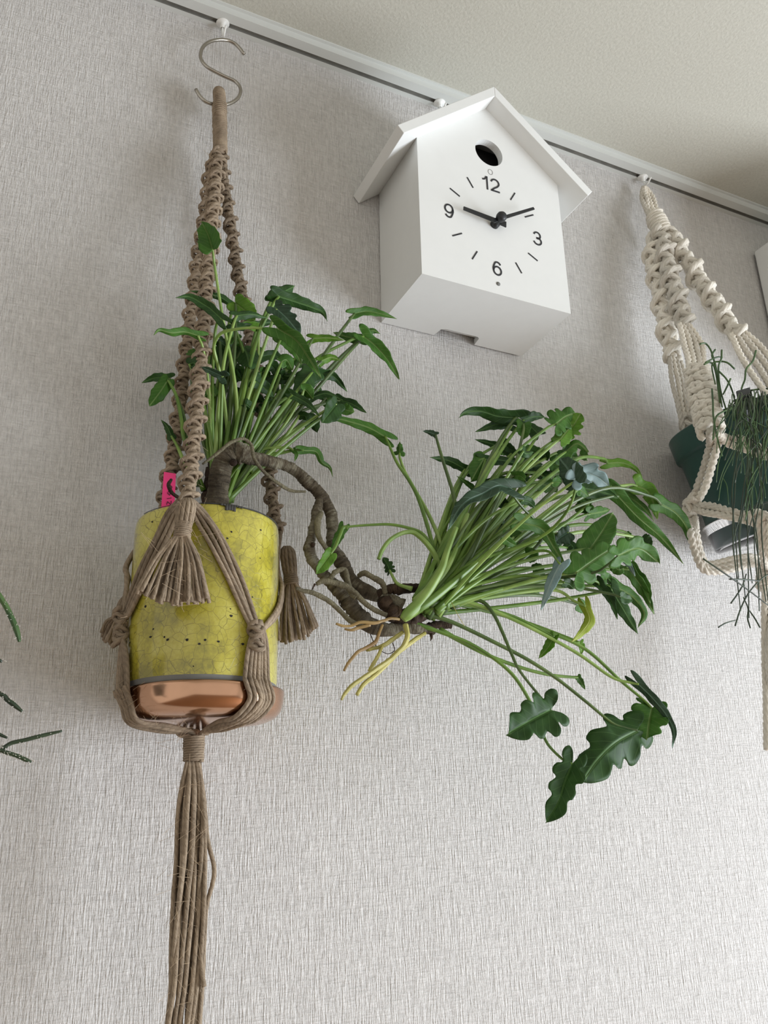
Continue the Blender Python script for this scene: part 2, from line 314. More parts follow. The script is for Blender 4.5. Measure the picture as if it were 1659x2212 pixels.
# dial
def dial(cx, cz, r, h): # point on the face at clock hour h
    a = math.radians(h*30); return cx+r*math.sin(a), cz+r*math.cos(a)
DX, DZ = .0999, .0968; yf = -D_-.0001
def flatstroke(m, pts, wd, y0=yf, th_=.0003):
    P = np.array(pts, float); n = len(P); T = np.gradient(P, axis=0); T /= np.linalg.norm(T, axis=1)[:, None]; N = np.stack([-T[:, 1], T[:, 0]], 1)
    V = []
    for i in range(n):
        for s in (-1, 1): V += [(P[i][0]+s*N[i][0]*wd/2, y0, P[i][1]+s*N[i][1]*wd/2), (P[i][0]+s*N[i][0]*wd/2, y0-th_, P[i][1]+s*N[i][1]*wd/2)]
    F = []
    for i in range(n-1):
        a, b = i*4, i*4+4; F += [(a+1, b+1, b+3, a+3), (a, a+1, b+1, b)[::-1], (a+2, a+3, b+3, b+2)]
    F += [(0, 1, 3, 2), tuple(4*(n-1)+k for k in (0, 2, 3, 1))]
    m.add(V, F, sm=False)
for h in (1, 2, 4, 5, 7, 8, 10, 11):
    m = MB(); flatstroke(m, [dial(DX, DZ, .0525, h), dial(DX, DZ, .0675, h)], .0018); cbuild('hour_mark', m, M_print)
def arc(cx, cz, rx, rz, a0, a1, n=14): return [(cx+rx*math.cos(math.radians(a0+(a1-a0)*k/n)), cz+rz*math.sin(math.radians(a0+(a1-a0)*k/n))) for k in range(n+1)]
G = {'1': [[(-.5, 1.02), (-.28, 1.08), (-.12, 1.3), (-.1, 1.42)], [(-.02, 1.45), (-.02, -.02)]],
     '2': [arc(0, .97, .4, .4, 170, -25)+[(.2, .6), (-.1, .38), (-.34, .14), (-.4, .07)], [(-.48, .07), (.45, .07)]],
     '3': [arc(-.02, 1.03, .34, .35, 165, -75)+[(-.12, .72)], [(-.12, .76)]+arc(-.02, .41, .4, .37, 75, -170)],
     '6': [arc(0, .45, .38, .42, 0, 360, 28), [(.34, 1.1)]+arc(.02, .98, .33, .36, 25, 130)+[(-.33, .95), (-.4, .7), (-.39, .45)]]}
G['9'] = [[(-x, 1.4-z) for x, z in s] for s in G['6']]
def numeral(txt, cx, cz, hgt):
    m = MB(); sc = hgt/1.45; adv = .82*sc; x0 = cx-adv*(len(txt)-1)/2
    for i, ch in enumerate(txt):
        for s in G[ch]: flatstroke(m, [(x0+i*adv+x*sc, cz-.72*sc+z*sc) for x, z in s], .165*sc, y0=yf-.0001*i)
    cbuild('numeral', m, M_print)
numeral('12', .0998, .1567, .0195); numeral('3', .1612, .0965, .0195); numeral('6', .0997, .0357, .0195); numeral('9', .0386, .0972, .0195)
m = MB(); m.tube([(DX+.0032*math.cos(a), yf, .1751+.0038*math.sin(a)) for a in np.linspace(0, 2*math.pi, 25)], .00028, 6); cbuild('light_sensor_ring', m, M_clay)
m = MB(); m.tube([(DX-.0004, yf, .0141), (DX-.0004, yf-.0004, .0141)], .0026, 16); cbuild('sound_hole', m, M_clay)
def hand(name, h, L, tail, wd, y, tk):
    a = math.radians(h*30); d = A(math.sin(a), math.cos(a)); n = A(-d[1], d[0]); c = A(DX, DZ); m = MB()
    q = [c-d*tail-n*wd*.7, c-d*tail+n*wd*.7, c+n*wd*.55, c+d*L+n*wd*.42, c+d*L-n*wd*.42, c-n*wd*.55]
    prism(m, [tuple(k) for k in q], y, y-tk); o = cbuild(name, m, M_black); bevel(o, .0003); return o
hand('hour_hand', 9.16, .046, .012, .0058, -D_-.0065, .0016)
hand('minute_hand', 1.93, .060, .012, .0042, -D_-.0115, .0015)
m = MB(); m.lathe([(0, .0), (.0055, 0), (.0055, .004), (.0038, .005), (.0038, .012), (.0055, .0125), (.0062, .0145), (.0062, .018), (.0045, .0205), (0, .021)], (0, 0, 0), 28)
V = m.v[0]; m.v[0] = np.stack([V[:, 0]+DX, -V[:, 2]-D_, V[:, 1]+DZ], 1); m.f = [tuple(reversed(f)) for f in m.f]; cbuild('hand_spindle', m, M_black)

# ---------------- steel S-hook ----------------
def px_path(pts, Y0, Y1=None): 
    Y1 = Y0 if Y1 is None else Y1; n = len(pts); return [at(x, y, Y0+(Y1-Y0)*i/max(1, n-1)) for i, (x, y) in enumerate(pts)]
m = MB(); sp = [(527,117),(519,106),(508,95),(495,88),(481,86),(464,87),(448,93),(437,104),(433,120),(437,133),(448,145),(465,155),(485,165),(505,174),(516,184),(520,196),(516,209),(507,218),(495,224),(480,227),(462,226),(445,220),(432,208),(423,193)]
m.tube(smooth(px_path(sp, -.022, -.030), 4), .0021, 10); tag(build('s_hook', m, M_steel), 'bent steel S-hook linking rail hook and jute hanger', 'hook')

# ---------------- knotted cord builders ----------------
def sinnet(m, path, r, turn, cr, ph0=0, seg=7, ridge=.42, lobes=0, lay=.012, pitchk=1.9, jit=.06, core=True):
    P, L = resample(smooth(path, 8), 400); pitch = cr*pitchk
    n = int(L/pitch*16); s = np.linspace(0, L, n); k = np.linspace(0, 1, 400)
    Q = np.stack([np.interp(s/L, k, P[:, j]) for j in range(3)], 1); T = np.gradient(Q, axis=0); T /= np.linalg.norm(T, axis=1)[:, None]
    ref = unit(CAM-Q[n//2]); N = ref[None, :]-T*(T@ref)[:, None]; N /= np.linalg.norm(N, axis=1)[:, None]; B = np.cross(T, N)
    phi = 2*math.pi*s/pitch; th_ = 2*math.pi*s/turn+ph0; dlt = np.cos(phi-th_)
    nz = np.interp(s, np.linspace(0, L, max(4, int(L/pitch*2))), rng.normal(0, jit, max(4, int(L/pitch*2))))
    rad = (r-cr)*(1-ridge+ridge*np.maximum(0, dlt)**2+nz*.6)
    zz = .55*pitch*np.sin(2*(phi-th_))*(1+nz)
    C = Q+rad[:, None]*(np.cos(phi)[:, None]*N+np.sin(phi)[:, None]*B)+T*zz[:, None]
    C[:, 1] = np.minimum(C[:, 1], -cr*1.2)
    m.tube(C, cr*(1+nz*.5), seg, lobes=lobes, lay=lay, amp=.22)
    if core: m.tube(P[::6], max(.2*r, (r-cr)*(1-ridge)*.8), 8)
def bundle(parent, name, path_fn, n, cr, mat, lobes=0, lay=.012, amp=.15, seg=8, wob=.0008, smoothn=8):
    for i in range(n):
        P = smooth(path_fn(i), smoothn); w_ = rng.normal(0, 1, (5, 3)); t = np.linspace(0, 1, len(P)); k = np.linspace(0, 1, 5)
        e = np.sin(np.pi*t)[:, None]; P = P+wob*e*np.stack([np.interp(t, k, w_[:, j]) for j in range(3)], 1)
        m = MB(); m.tube(P, cr, seg, lobes=lobes, lay=lay, amp=amp); build(name, m, mat, parent)
def squareknots(m, path, w_, d_, h_, cr):
    P, L = resample(smooth(path, 8), 200); n = int(L/h_); ref = unit(CAM-P[100])
    for i in range(n):
        j = int((i+.5)/n*198); T = unit(P[j+1]-P[j]); N = unit(ref-T*(T@ref)); B = np.cross(T, N); g = 1 if i % 2 else -1; f = rng.uniform(.92, 1.08)
        for q, (g2, dz) in enumerate(((g, -.22), (-g, .24))):
            L3 = [(-w_*.8, -d_*.6, -.35), (-w_*1.12, 0, -.15), (-w_*.95, d_*.8, .02), (-w_*.35, d_*1.15, -.12), (w_*.35, d_*1.1, .12), (w_*.95, d_*.7, 0), (w_*1.1, -d_*.1, .18), (w_*.75, -d_*.7, .35)]
            m.tube(smooth([P[j]+B*(x*g2*f)+N*(y+.002*q)+T*((z*1.2+dz)*h_) for x, y, z in L3], 6), cr*rng.uniform(.94, 1.06), 12, lobes=3, lay=.024, amp=.22)
    m.tube(P[::8], d_*.9, 10)
def coil(m, p0, p1, r0, r1, cr, seg=6, jit=.04, lobes=0, lay=.01):
    p0, p1 = np.array(p0), np.array(p1); L = np.linalg.norm(p1-p0); turns = L/(cr*1.75); n = int(turns*18); t = np.linspace(0, 1, n)
    T = unit(p1-p0); N = unit(np.cross(T, A(0, 1, .1))); B = np.cross(T, N); nz = np.interp(t, np.linspace(0, 1, int(turns)+2), rng.normal(0, jit, int(turns)+2))
    rr = (r0+(r1-r0)*t-cr)*(1+nz); a = t*turns*2*math.pi
    m.tube(p0+T*(t*L)[:, None]+rr[:, None]*(np.cos(a)[:, None]*N+np.sin(a)[:, None]*B), cr, seg, lobes=lobes, lay=lay)
    m.tube([p0+T*L*q for q in np.linspace(0, 1, 8)], [min(r0, r1)-cr*1.1]*8, 10)
def hairs(m, path, spread, n, ln):
    P, L = resample(np.array(path), 60)
    for _ in range(n):
        p = P[rng.integers(60)]+rng.normal(0, spread, 3); d = unit(rng.normal(0, 1, 3)+A(0, 0, -.4)); l = ln*rng.uniform(.4, 1.2); c = rng.normal(0, .35, 3)*l
        q = p+d*l*.5+c*.5; e = p+d*l+c*1.2; 
        if max(q[1], e[1]) > -.002: continue
        m.tube([p, q, e], .00011, 3, cap=False)

# ---------------- yellow pot ----------------
PX, PY, PR = -.222, -.085, .063; zt, zg, zbse = -.318+OZ, -.4605+OZ, -.4665+OZ
pot = thing('plant_pot', (PX, PY, zbse), 'yellow crackle-glazed cylindrical pot with grey base held in the jute hanger', 'pot')
m = MB(); m.lathe([(PR-.007, zt-.03), (PR-.006, zt-.004), (PR-.003, zt-.0005), (PR-.0012, zt-.0015), (PR-.0005, zt-.004), (PR, zt-.01), (PR+.0003, zg+.05), (PR, zg+.003), (PR-.0006, zg)], (PX, PY, 0), 96); build('glazed_body', m, M_glaze, pot)
m = MB(); m.lathe([(PR-.0006, zg), (PR-.0012, zg-.001), (PR-.0016, zbse+.001), (PR-.003, zbse), (0, zbse)], (PX, PY, 0), 96); build('clay_base', m, M_clay, pot, 'bare grey clay foot band')
m = MB(); a = np.linspace(-2.9, 1.2, 90); rr = [.0005+.0005*abs(math.sin(k*7.3)*math.sin(k*3.1)) if k > -1.9 else .0003 for k in a]
m.tube([(PX+(PR-.0016)*math.cos(k), PY+(PR-.0016)*math.sin(k), zt-.0006) for k in a], rr, 6)
for k in range(9):
    aa = -1.66+.035*k; hgt = (.0058 if 1 < k < 6 else .0018)*rng.uniform(.92, 1.08); R2 = PR-.0001; V = []
    for q, zz in ((aa-.02, zt-.0005), (aa+.02, zt-.0005), (aa+.02, zt-hgt), (aa-.02, zt-hgt)): V.append((PX+(R2+.0004)*math.cos(q), PY+(R2+.0004)*math.sin(q), zz))
    V += [(x-(x-PX)*.02, y-(y-PY)*.02, z) for x, y, z in V]; m.add(V, [(0, 3, 2, 1), (0, 1, 5, 4), (1, 2, 6, 5), (2, 3, 7, 6), (3, 0, 4, 7)])
build('rim', m, M_chip, pot, 'dark chipped rim edge')
m = MB()
for x, y, s in [(315,1310,3),(331,1359,2),(325,1376,2.4),(355,1376,2),(362,1382,2.4),(404,1382,3),(431,1391,2.2),(443,1382,2.4),(472,1386,2.2),(524,1391,3),(499,1330,2.6),(498,1315,1.6),(500,1149,2),(563,1145,2),(491,1163,2),(562,1206,1.6),(418,1439,1.4),(329,1127,2),(545,1290,1.6),(281,1388,2)]:
    p = oncyl(x, y, PX, PY, PR+.0002); nr = unit(A(p[0]-PX, p[1]-PY, 0)); tn = A(-nr[1], nr[0], 0); r_ = s*.00042
    V = [p+nr*.0002+(tn*math.cos(q)*rng.uniform(.6, 1.5)+A(0, 0, 1)*math.sin(q)*rng.uniform(.6, 1.2))*r_ for q in np.linspace(0, 2*math.pi, 9)[:-1]]+[p+nr*.0005]
    m.add(V, [(k, (k+1) % 8, 8) for k in range(8)])
o = build('glaze_pit', m, M_dark, pot); o['kind'] = 'stuff'
m = MB(); m.lathe([(PR-.0065, zt-.012), (.04, zt-.009), (.02, zt-.006), (0, zt-.005)], (PX, PY, 0), 40); build('soil', m, M_soil, pot)
# copper saucer
m = MB(); zc = zbse-.0012; m.lathe([(.0615, zc+.0005), (.0648, zc+.0028), (.0660, zc+.0028), (.0664, zc+.001), (.0655, zc-.007), (.0635, zc-.0135), (.0595, zc-.0180), (.054, zc-.0205), (.047, zc-.0215), (0, zc-.0215)], (PX+.0035, PY+.001, 0), 96)
m.lathe([(0, zc), (.0615, zc), (.0615, zc+.0005)], (PX+.0035, PY+.001, 0), 96)
tag(build('copper_saucer', m, M_copper, loc=(PX, PY, zc-.02)), 'shiny copper saucer under the yellow pot', 'saucer')
# pink label
t = thing('plant_label', at(364, 1104, -.075), 'bright pink plant label with handwriting standing in yellow pot', 'label')
c4 = [at(354, 1020, -.075), at(380, 1024, -.077), at(376, 1112, -.087), at(347, 1112, -.085)]; m = MB(); nn = unit(np.cross(c4[1]-c4[0], c4[3]-c4[0]))
V = c4+[c-nn*.0006 for c in c4]+[]; m.add(V, [(0, 1, 2, 3), (7, 6, 5, 4), (0, 4, 5, 1), (1, 5, 6, 2), (2, 6, 7, 3), (3, 7, 4, 0)], sm=False); build('label_card', m, M_pink, t)
m = MB()
def scr(pts): m.tube(smooth([c4[3]+(c4[2]-c4[3])*u+(c4[0]-c4[3])*v+(nn if nn@(CAM-c4[0]) > 0 else -nn)*.0008 for u, v in pts], 3), .00028, 5)
# "5 2 1 4" written up the label
scr([(.40, .17), (.40, .10), (.52, .10), (.55, .17), (.66, .18), (.74, .13), (.70, .08)]); scr([(.40, .22), (.44, .29), (.54, .27), (.70, .22), (.72, .31)])
scr([(.38, .36), (.72, .38)]); scr([(.38, .50), (.58, .44), (.56, .54)]); scr([(.40, .52), (.72, .53)]); scr([(.40, .60), (.60, .58), (.70, .64), (.5, .68)])
build('handwriting', m, M_black, t)

# ---------------- jute hanger ----------------
jh = thing('jute_plant_hanger', at(475, 215, -.03), 'brown jute macrame plant hanger with tassels carrying the yellow pot', 'plant hanger')
JR = .0021; JC = .0019
m = MB(); w0, w1 = at(474, 232, -.030), at(476, 330, -.037)
lp = smooth([at(474, 250, -.024), at(474, 225, -.023), at(473, 206, -.026), at(473, 200, -.030), at(474, 207, -.035), at(475, 225, -.037), at(475, 250, -.038)], 8)
m.tube(lp, .0062, 12); coil(m, at(474, 226, -.029), w1, .0088, .0082, .0011, jit=.03)
for k in range(3):  # wound strands over the loop top
    pass
LPt = np.gradient(lp, axis=0)
n = 700; tt = np.linspace(0, 1, n); kk = np.linspace(0, 1, len(lp)); Q = np.stack([np.interp(tt, kk, lp[:, j]) for j in range(3)], 1); T = np.gradient(Q, axis=0); T /= np.linalg.norm(T, axis=1)[:, None]
N = np.tile(A(1, 0, 0), (n, 1)); N -= T*(T@A(1, 0, 0))[:, None]; N /= np.linalg.norm(N, axis=1)[:, None]; B = np.cross(T, N); aa = tt*2*math.pi*34
m.tube(Q+.0062*(np.cos(aa)[:, None]*N+np.sin(aa)[:, None]*B), .0011, 6); build('wrapped_loop', m, M_jute, jh)
sA = [(472,332,-.045),(468,380,-.052),(463,440,-.062),(458,500,-.072),(452,560,-.082),(447,620,-.091),(442,700,-.102),(437,760,-.110),(432,820,-.118),(426,880,-.126),(421,940,-.133),(415,1000,-.140),(410,1040,-.146),(403,1082,-.150)]
sB = [(466,335,-.034),(457,380,-.035),(448,440,-.037),(440,500,-.039),(430,560,-.041),(422,620,-.043),(411,700,-.045),(404,760,-.047),(397,820,-.048),(389,880,-.050),(381,940,-.051),(373,1000,-.052),(362,1050,-.052),(352,1110,-.050)]
sC = [(478,335,-.030),(486,400,-.030),(495,460,-.030),(504,520,-.030),(513,580,-.030),(524,640,-.030),(535,700,-.031),(547,770,-.032),(556,840,-.034),(566,900,-.036),(575,970,-.040),(583,1030,-.044),(591,1090,-.050),(602,1150,-.058)]
for s_, r_, ph in ((sA, .0104, .3), (sB, .0102, 2.2), (sC, .0096, 3.6)):
    m = MB(); sinnet(m, [at(*q) for q in s_], r_, .0205, .00175, ph, ridge=.54, pitchk=1.95, jit=.1); build('knotted_cord', m, M_jute, jh)
def tassel(head, neck, ends, Y0, Y1, n, cr=.0015, nw=.0062, hw=.0075, backY=0):
    g = bpy.data.objects.new('tassel', None)
    m = MB(); h0, h1 = at(*head, Y0), at(*neck, Y0); d = unit(h1-h0)
    m.tube([h0, h1], [hw*.6, nw*.7], 8)
    for q in range(11):
        a = q*2*math.pi/11; o1 = (CR*math.cos(a)+CF*math.sin(a)); m.tube(smooth([h0-d*.004+o1*.002, h0+d*.001+o1*(hw-.0018), h0+(h1-h0)*.5+o1*(hw-.0016), h1+o1*(nw-.0016)], 5), .0018, 7)
    coil(m, h1-d*.006, h1+d*.006, nw*1.15, nw*1.15, .0010)
    g = build('tassel', m, M_jute, jh)
    for i in range(n):
        u = (i+rng.uniform(-.3, .3))/(n-1); u = min(1, max(0, u)); e = np.array([np.interp(u, np.linspace(0, 1, len(ends)), [q[j] for q in ends]) for j in (0, 1)])
        lay = rng.uniform(0, 1); e1 = at(e[0], e[1]-rng.uniform(0, 12), Y1+backY*lay)
        st = h1+(u-.5)*nw*1.5*CR+CF*(lay-.6)*nw; mid = st+(e1-st)*.48+A(0, 0, .0015)+CR*(u-.5)*.004+rng.normal(0, .0009, 3)
        mm = MB(); P = smooth([h1+(st-h1)*.6-d*.002, st+d*.004, mid, e1], 6); P[:, 1] = np.minimum(P[:, 1], -.004)
        mm.tube(P, [cr*.85]*(len(P)-3)+[cr*.95, cr*1.1, cr*1.0], 7); build('strand', mm, M_jute, g)
    return g
tassel((404, 1088), (395, 1146), [(295,1282),(318,1296),(350,1306),(385,1311),(420,1310),(452,1303)], -.163, -.166, 44, backY=.012)
tassel((621, 1190), (628, 1250), [(603,1386),(616,1392),(636,1388),(655,1386),(672,1372),(686,1357)], -.062, -.068, 28, backY=.02)
tassel((273, 1296), (262, 1322), [(219,1376),(226,1392),(236,1398),(246,1402)], -.050, -.040, 12, nw=.005, hw=.006, backY=.012)
RC = PR+.0032
def cyl(px, py, o=0): return oncyl(px, py, PX, PY, RC+o)
def side(ang, z, o=0): return A(PX+(RC+o)*math.cos(ang), PY+(RC+o)*math.sin(ang), z+OZ)
# bundles on the glaze
bundle(jh, 'cord', lambda i: [at(407+i*2, 1078, -.152), cyl(421+i*7, 1112-i*2), cyl(456+i*8, 1172-i*4), cyl(490+i*8, 1242-i*4), cyl(517+i*7, 1302-i*3), cyl(540+i*5, 1350), cyl(553, 1368)], 4, JC, M_jute)
bundle(jh, 'cord', lambda i: [at(392-i*2, 1080, -.150), cyl(383-i*8, 1112), cyl(357-i*8, 1165), cyl(328-i*8, 1225), cyl(300-i*6, 1285, .0004), cyl(278-i*3, 1330, .001), side(-3.05, -.405, .002), side(-3.08, -.416, .002)], 4, JC, M_jute)
bundle(jh, 'cord', lambda i: [at(606, 1150, -.062), side(.05+.02*i, -.345, .001), side(-.18-.03*i, -.372), side(-.45-.035*i, -.392), side(-.75-.03*i, -.408), cyl(562, 1366)], 4, JC, M_jute)
bundle(jh, 'cord', lambda i: [at(602, 1155, -.055), side(.5+.03*i, -.36), side(1.0, -.385), side(1.35, -.41), side(1.4, -.43)], 3, JC, M_jute)
bundle(jh, 'cord', lambda i: [at(352, 1108, -.048), side(2.75+.03*i, -.35, .001), side(2.95+.03*i, -.37), side(3.08+.02*i, -.395, .001), side(3.16, -.414, .002)], 4, JC, M_jute)
# gathering knots
for a_, b_ in ((cyl(556, 1352, .004), cyl(551, 1406, .004)), (side(-3.08, -.402, .004), side(-3.1, -.43, .004)), (side(1.4, -.415, .004), side(1.4, -.438, .004))):
    m = MB(); sinnet(m, [a_, (a_+b_)/2, b_], .0085, .03, JR*.95, 1.0, ridge=.35); build('gathering_knot', m, M_jute, jh)
GC = at(420, 1572, PY); zu = zc-.0215-OZ
def under(a0, i, n, sp_, z0, px0=None):
    da = (i-(n-1)/2)*sp_; q = a0+da
    P = [side(a0, z0, .003), side(a0+da*.7, z0-.018, .002), side(q, z0-.045, .0015), side(q, zc-OZ+.001, .0035), A(PX+.0035+.067*math.cos(q+.02), PY+.067*math.sin(q+.02), OZ+zu+.010), A(PX+.056*math.cos(q), PY+.056*math.sin(q), OZ+zu-.0028),
         A(PX+.03*math.cos(q), PY+.03*math.sin(q), OZ+zu-.004-.002*(i % 3)), A(PX+.006*math.cos(q), PY+.006*math.sin(q), OZ+zu-.009), A(GC[0], GC[1], OZ+zu-.02)]
    return P
bundle(jh, 'cord', lambda i: under(-1.12, i, 7, .062, -.415), 7, JC, M_jute)
bundle(jh, 'cord', lambda i: under(-3.02, i, 7, .07, -.425), 7, JC, M_jute)
bundle(jh, 'cord', lambda i: under(1.4, i, 6, .09, -.432), 6, JC, M_jute)
g1 = at(418, 1645, PY)
m = MB(); coil(m, A(GC[0], GC[1], OZ+zu-.012), g1, .0092, .0086, .0011, jit=.03); build('bottom_wrap', m, M_jute, jh)
# long tail
env = [(1645, 404, 432), (1700, 392, 441), (1760, 384, 446), (1850, 381, 447), (1950, 374, 446), (2050, 370, 441), (2130, 369, 437), (2212, 361, 431), (2290, 357, 428)]
NS = 32
for i in range(NS):
    u = (i+.5)/NS; ph = rng.uniform(0, 6.28); P = []
    for (y, a, b) in env:
        uu = min(1, max(0, u+.13*math.sin(y/150+ph)*(y > 1660))); P.append(at(a+(b-a)*uu, y, PY+.009*math.sin(ph+y/220.)*(1 if y > 1660 else .4)))
    if i == NS-1: P = [at(428, 1645, PY), at(440, 1720, PY), at(448, 1810, PY-.004), at(462, 1870, PY-.006), at(460, 1905, PY-.005), at(446, 1960, PY), at(440, 2050, PY), at(432, 2150, PY)]
    if i == NS-2: P = [at(430, 1645, PY), at(440, 1740, PY-.01), at(443, 1850, PY-.008), at(441, 1950, PY-.01), at(436, 2040, PY-.01), at(434, 2080, PY-.01), at(441, 2132, PY-.012)]
    m = MB(); P = smooth(P, 7); m.tube(P, .0018, 8); build('tail_strand', m, M_jute, jh)
m = MB()
hairs(m, [at(*q) for q in sA], .006, 90, .012); hairs(m, [at(*q) for q in sB], .006, 70, .012); hairs(m, [at(*q) for q in sC], .005, 60, .010)
hairs(m, [at(395, 1100, -.165), at(370, 1300, -.17)], .010, 70, .012); hairs(m, [at(425, 1100, -.15), at(550, 1350, -.14), at(540, 1480, -.15)], .004, 60, .010); hairs(m, [at(418, 1580, PY-.008), at(400, 2212, PY-.01)], .006, 120, .016)
hairs(m, [at(250, 1350, -.09), at(250, 1500, -.1), at(420, 1560, -.12)], .005, 60, .012)
o = build('loose_fibre', m, M_fiber, jh); o['kind'] = 'stuff'

# ---------------- the philodendron ----------------
phil = thing('philodendron', (PX, PY, zt-.008), 'lobed-leaved philodendron arching out of yellow pot on a bare looping trunk', 'plant')
def ptube(name, pts, mat, seg=12, n=8, parent=None, label=None, jit=0):   # pts rows: px, py, Y, radius px
    P = [at(a, b, c) for a, b, c, d in pts]; R = [d*np.linalg.norm(p-CAM)*.94/1900 for p, (a, b, c, d) in zip(P, pts)]
    Q = smooth([list(p)+[r] for p, r in zip(P, R)], n); m = MB(); rr = Q[:, 3]
    if jit:
        nz = rng.normal(0, 1, len(rr)); lf = np.interp(np.arange(len(rr)), np.arange(0, len(rr)+9, 5), rng.normal(0, 1, len(np.arange(0, len(rr)+9, 5)))); rr = rr*(1+jit*nz*.7+jit*1.4*lf); Q[:, :3] += rng.normal(0, 1, (len(rr), 3))*rr[:, None]*jit*.7
    m.tube(Q[:, :3], np.maximum(rr, 1e-4), seg); return build(name, m, mat, parent or phil, label)
TY = -.105
ptube('trunk', [(470,1125,-.085,26),(468,1099,-.088,27),(471,1060,-.092,22),(475,1025,-.096,22),(486,992,-.100,23),(505,978,-.103,24),(525,980,-.105,21),(545,990,-.105,16),(568,993,-.105,13),(590,999,-.104,14),(612,1004,-.103,13),(632,1013,-.102,13),(650,1027,-.102,13),(665,1042,-.102,15),(682,1057,-.102,14),(694,1072,-.102,15),(705,1090,-.102,14),(715,1110,-.102,13),(718,1140,-.102,14),(716,1165,-.102,12),(721,1185,-.103,13),(733,1207,-.105,16),(744,1226,-.107,17),(758,1252,-.110,16),(785,1274,-.114,16),(815,1288,-.118,14),(838,1296,-.120,15),(870,1310,-.124,16)], M_bark, 18, 7, jit=.05)
ptube('branch', [(693,1072,-.104,8),(686,1100,-.107,11),(682,1120,-.108,11),(676,1150,-.109,12),(669,1178,-.110,13),(672,1204,-.112,12),(688,1226,-.114,13),(705,1248,-.115,15),(727,1270,-.116,17),(748,1292,-.118,17),(765,1318,-.120,20),(790,1345,-.122,19),(820,1358,-.124,17),(850,1360,-.125,15),(890,1356,-.128,13),(925,1360,-.128,11),(940,1366,-.128,7)], M_bark, 18, 7, jit=.06)
ptube('rhizome', [(815,1286,-.12,9),(840,1274,-.122,13),(865,1272,-.122,12),(900,1270,-.122,11),(930,1266,-.122,10),(955,1250,-.122,6),(962,1238,-.122,3)], M_rhiz, 14, jit=.08)
ptube('rhizome', [(830,1300,-.125,14),(845,1320,-.127,17),(870,1335,-.128,20),(905,1330,-.128,18),(940,1310,-.126,16),(975,1296,-.124,12),(1010,1290,-.122,8)], M_rhiz, 14, jit=.1)
ptube('rhizome', [(880,1345,-.12,12),(910,1358,-.118,12),(945,1350,-.118,10),(975,1352,-.118,6)], M_rhiz, 12, jit=.12)
ptube('rhizome', [(450,1120,-.075,14),(458,1070,-.072,20),(466,1020,-.072,22),(480,985,-.074,16)], M_rhiz, 12, jit=.12)
for k, (x, y, Y, r_) in enumerate([(505,1000,-.1135,9),(676,1178,-.118,6)]):   # old leaf scars
    ptube('leaf_scar', [(x-1,y-1,Y+.004,r_),(x,y,Y,r_*.8),(x,y,Y-.001,r_*.3)], M_rhiz, 10, 3)
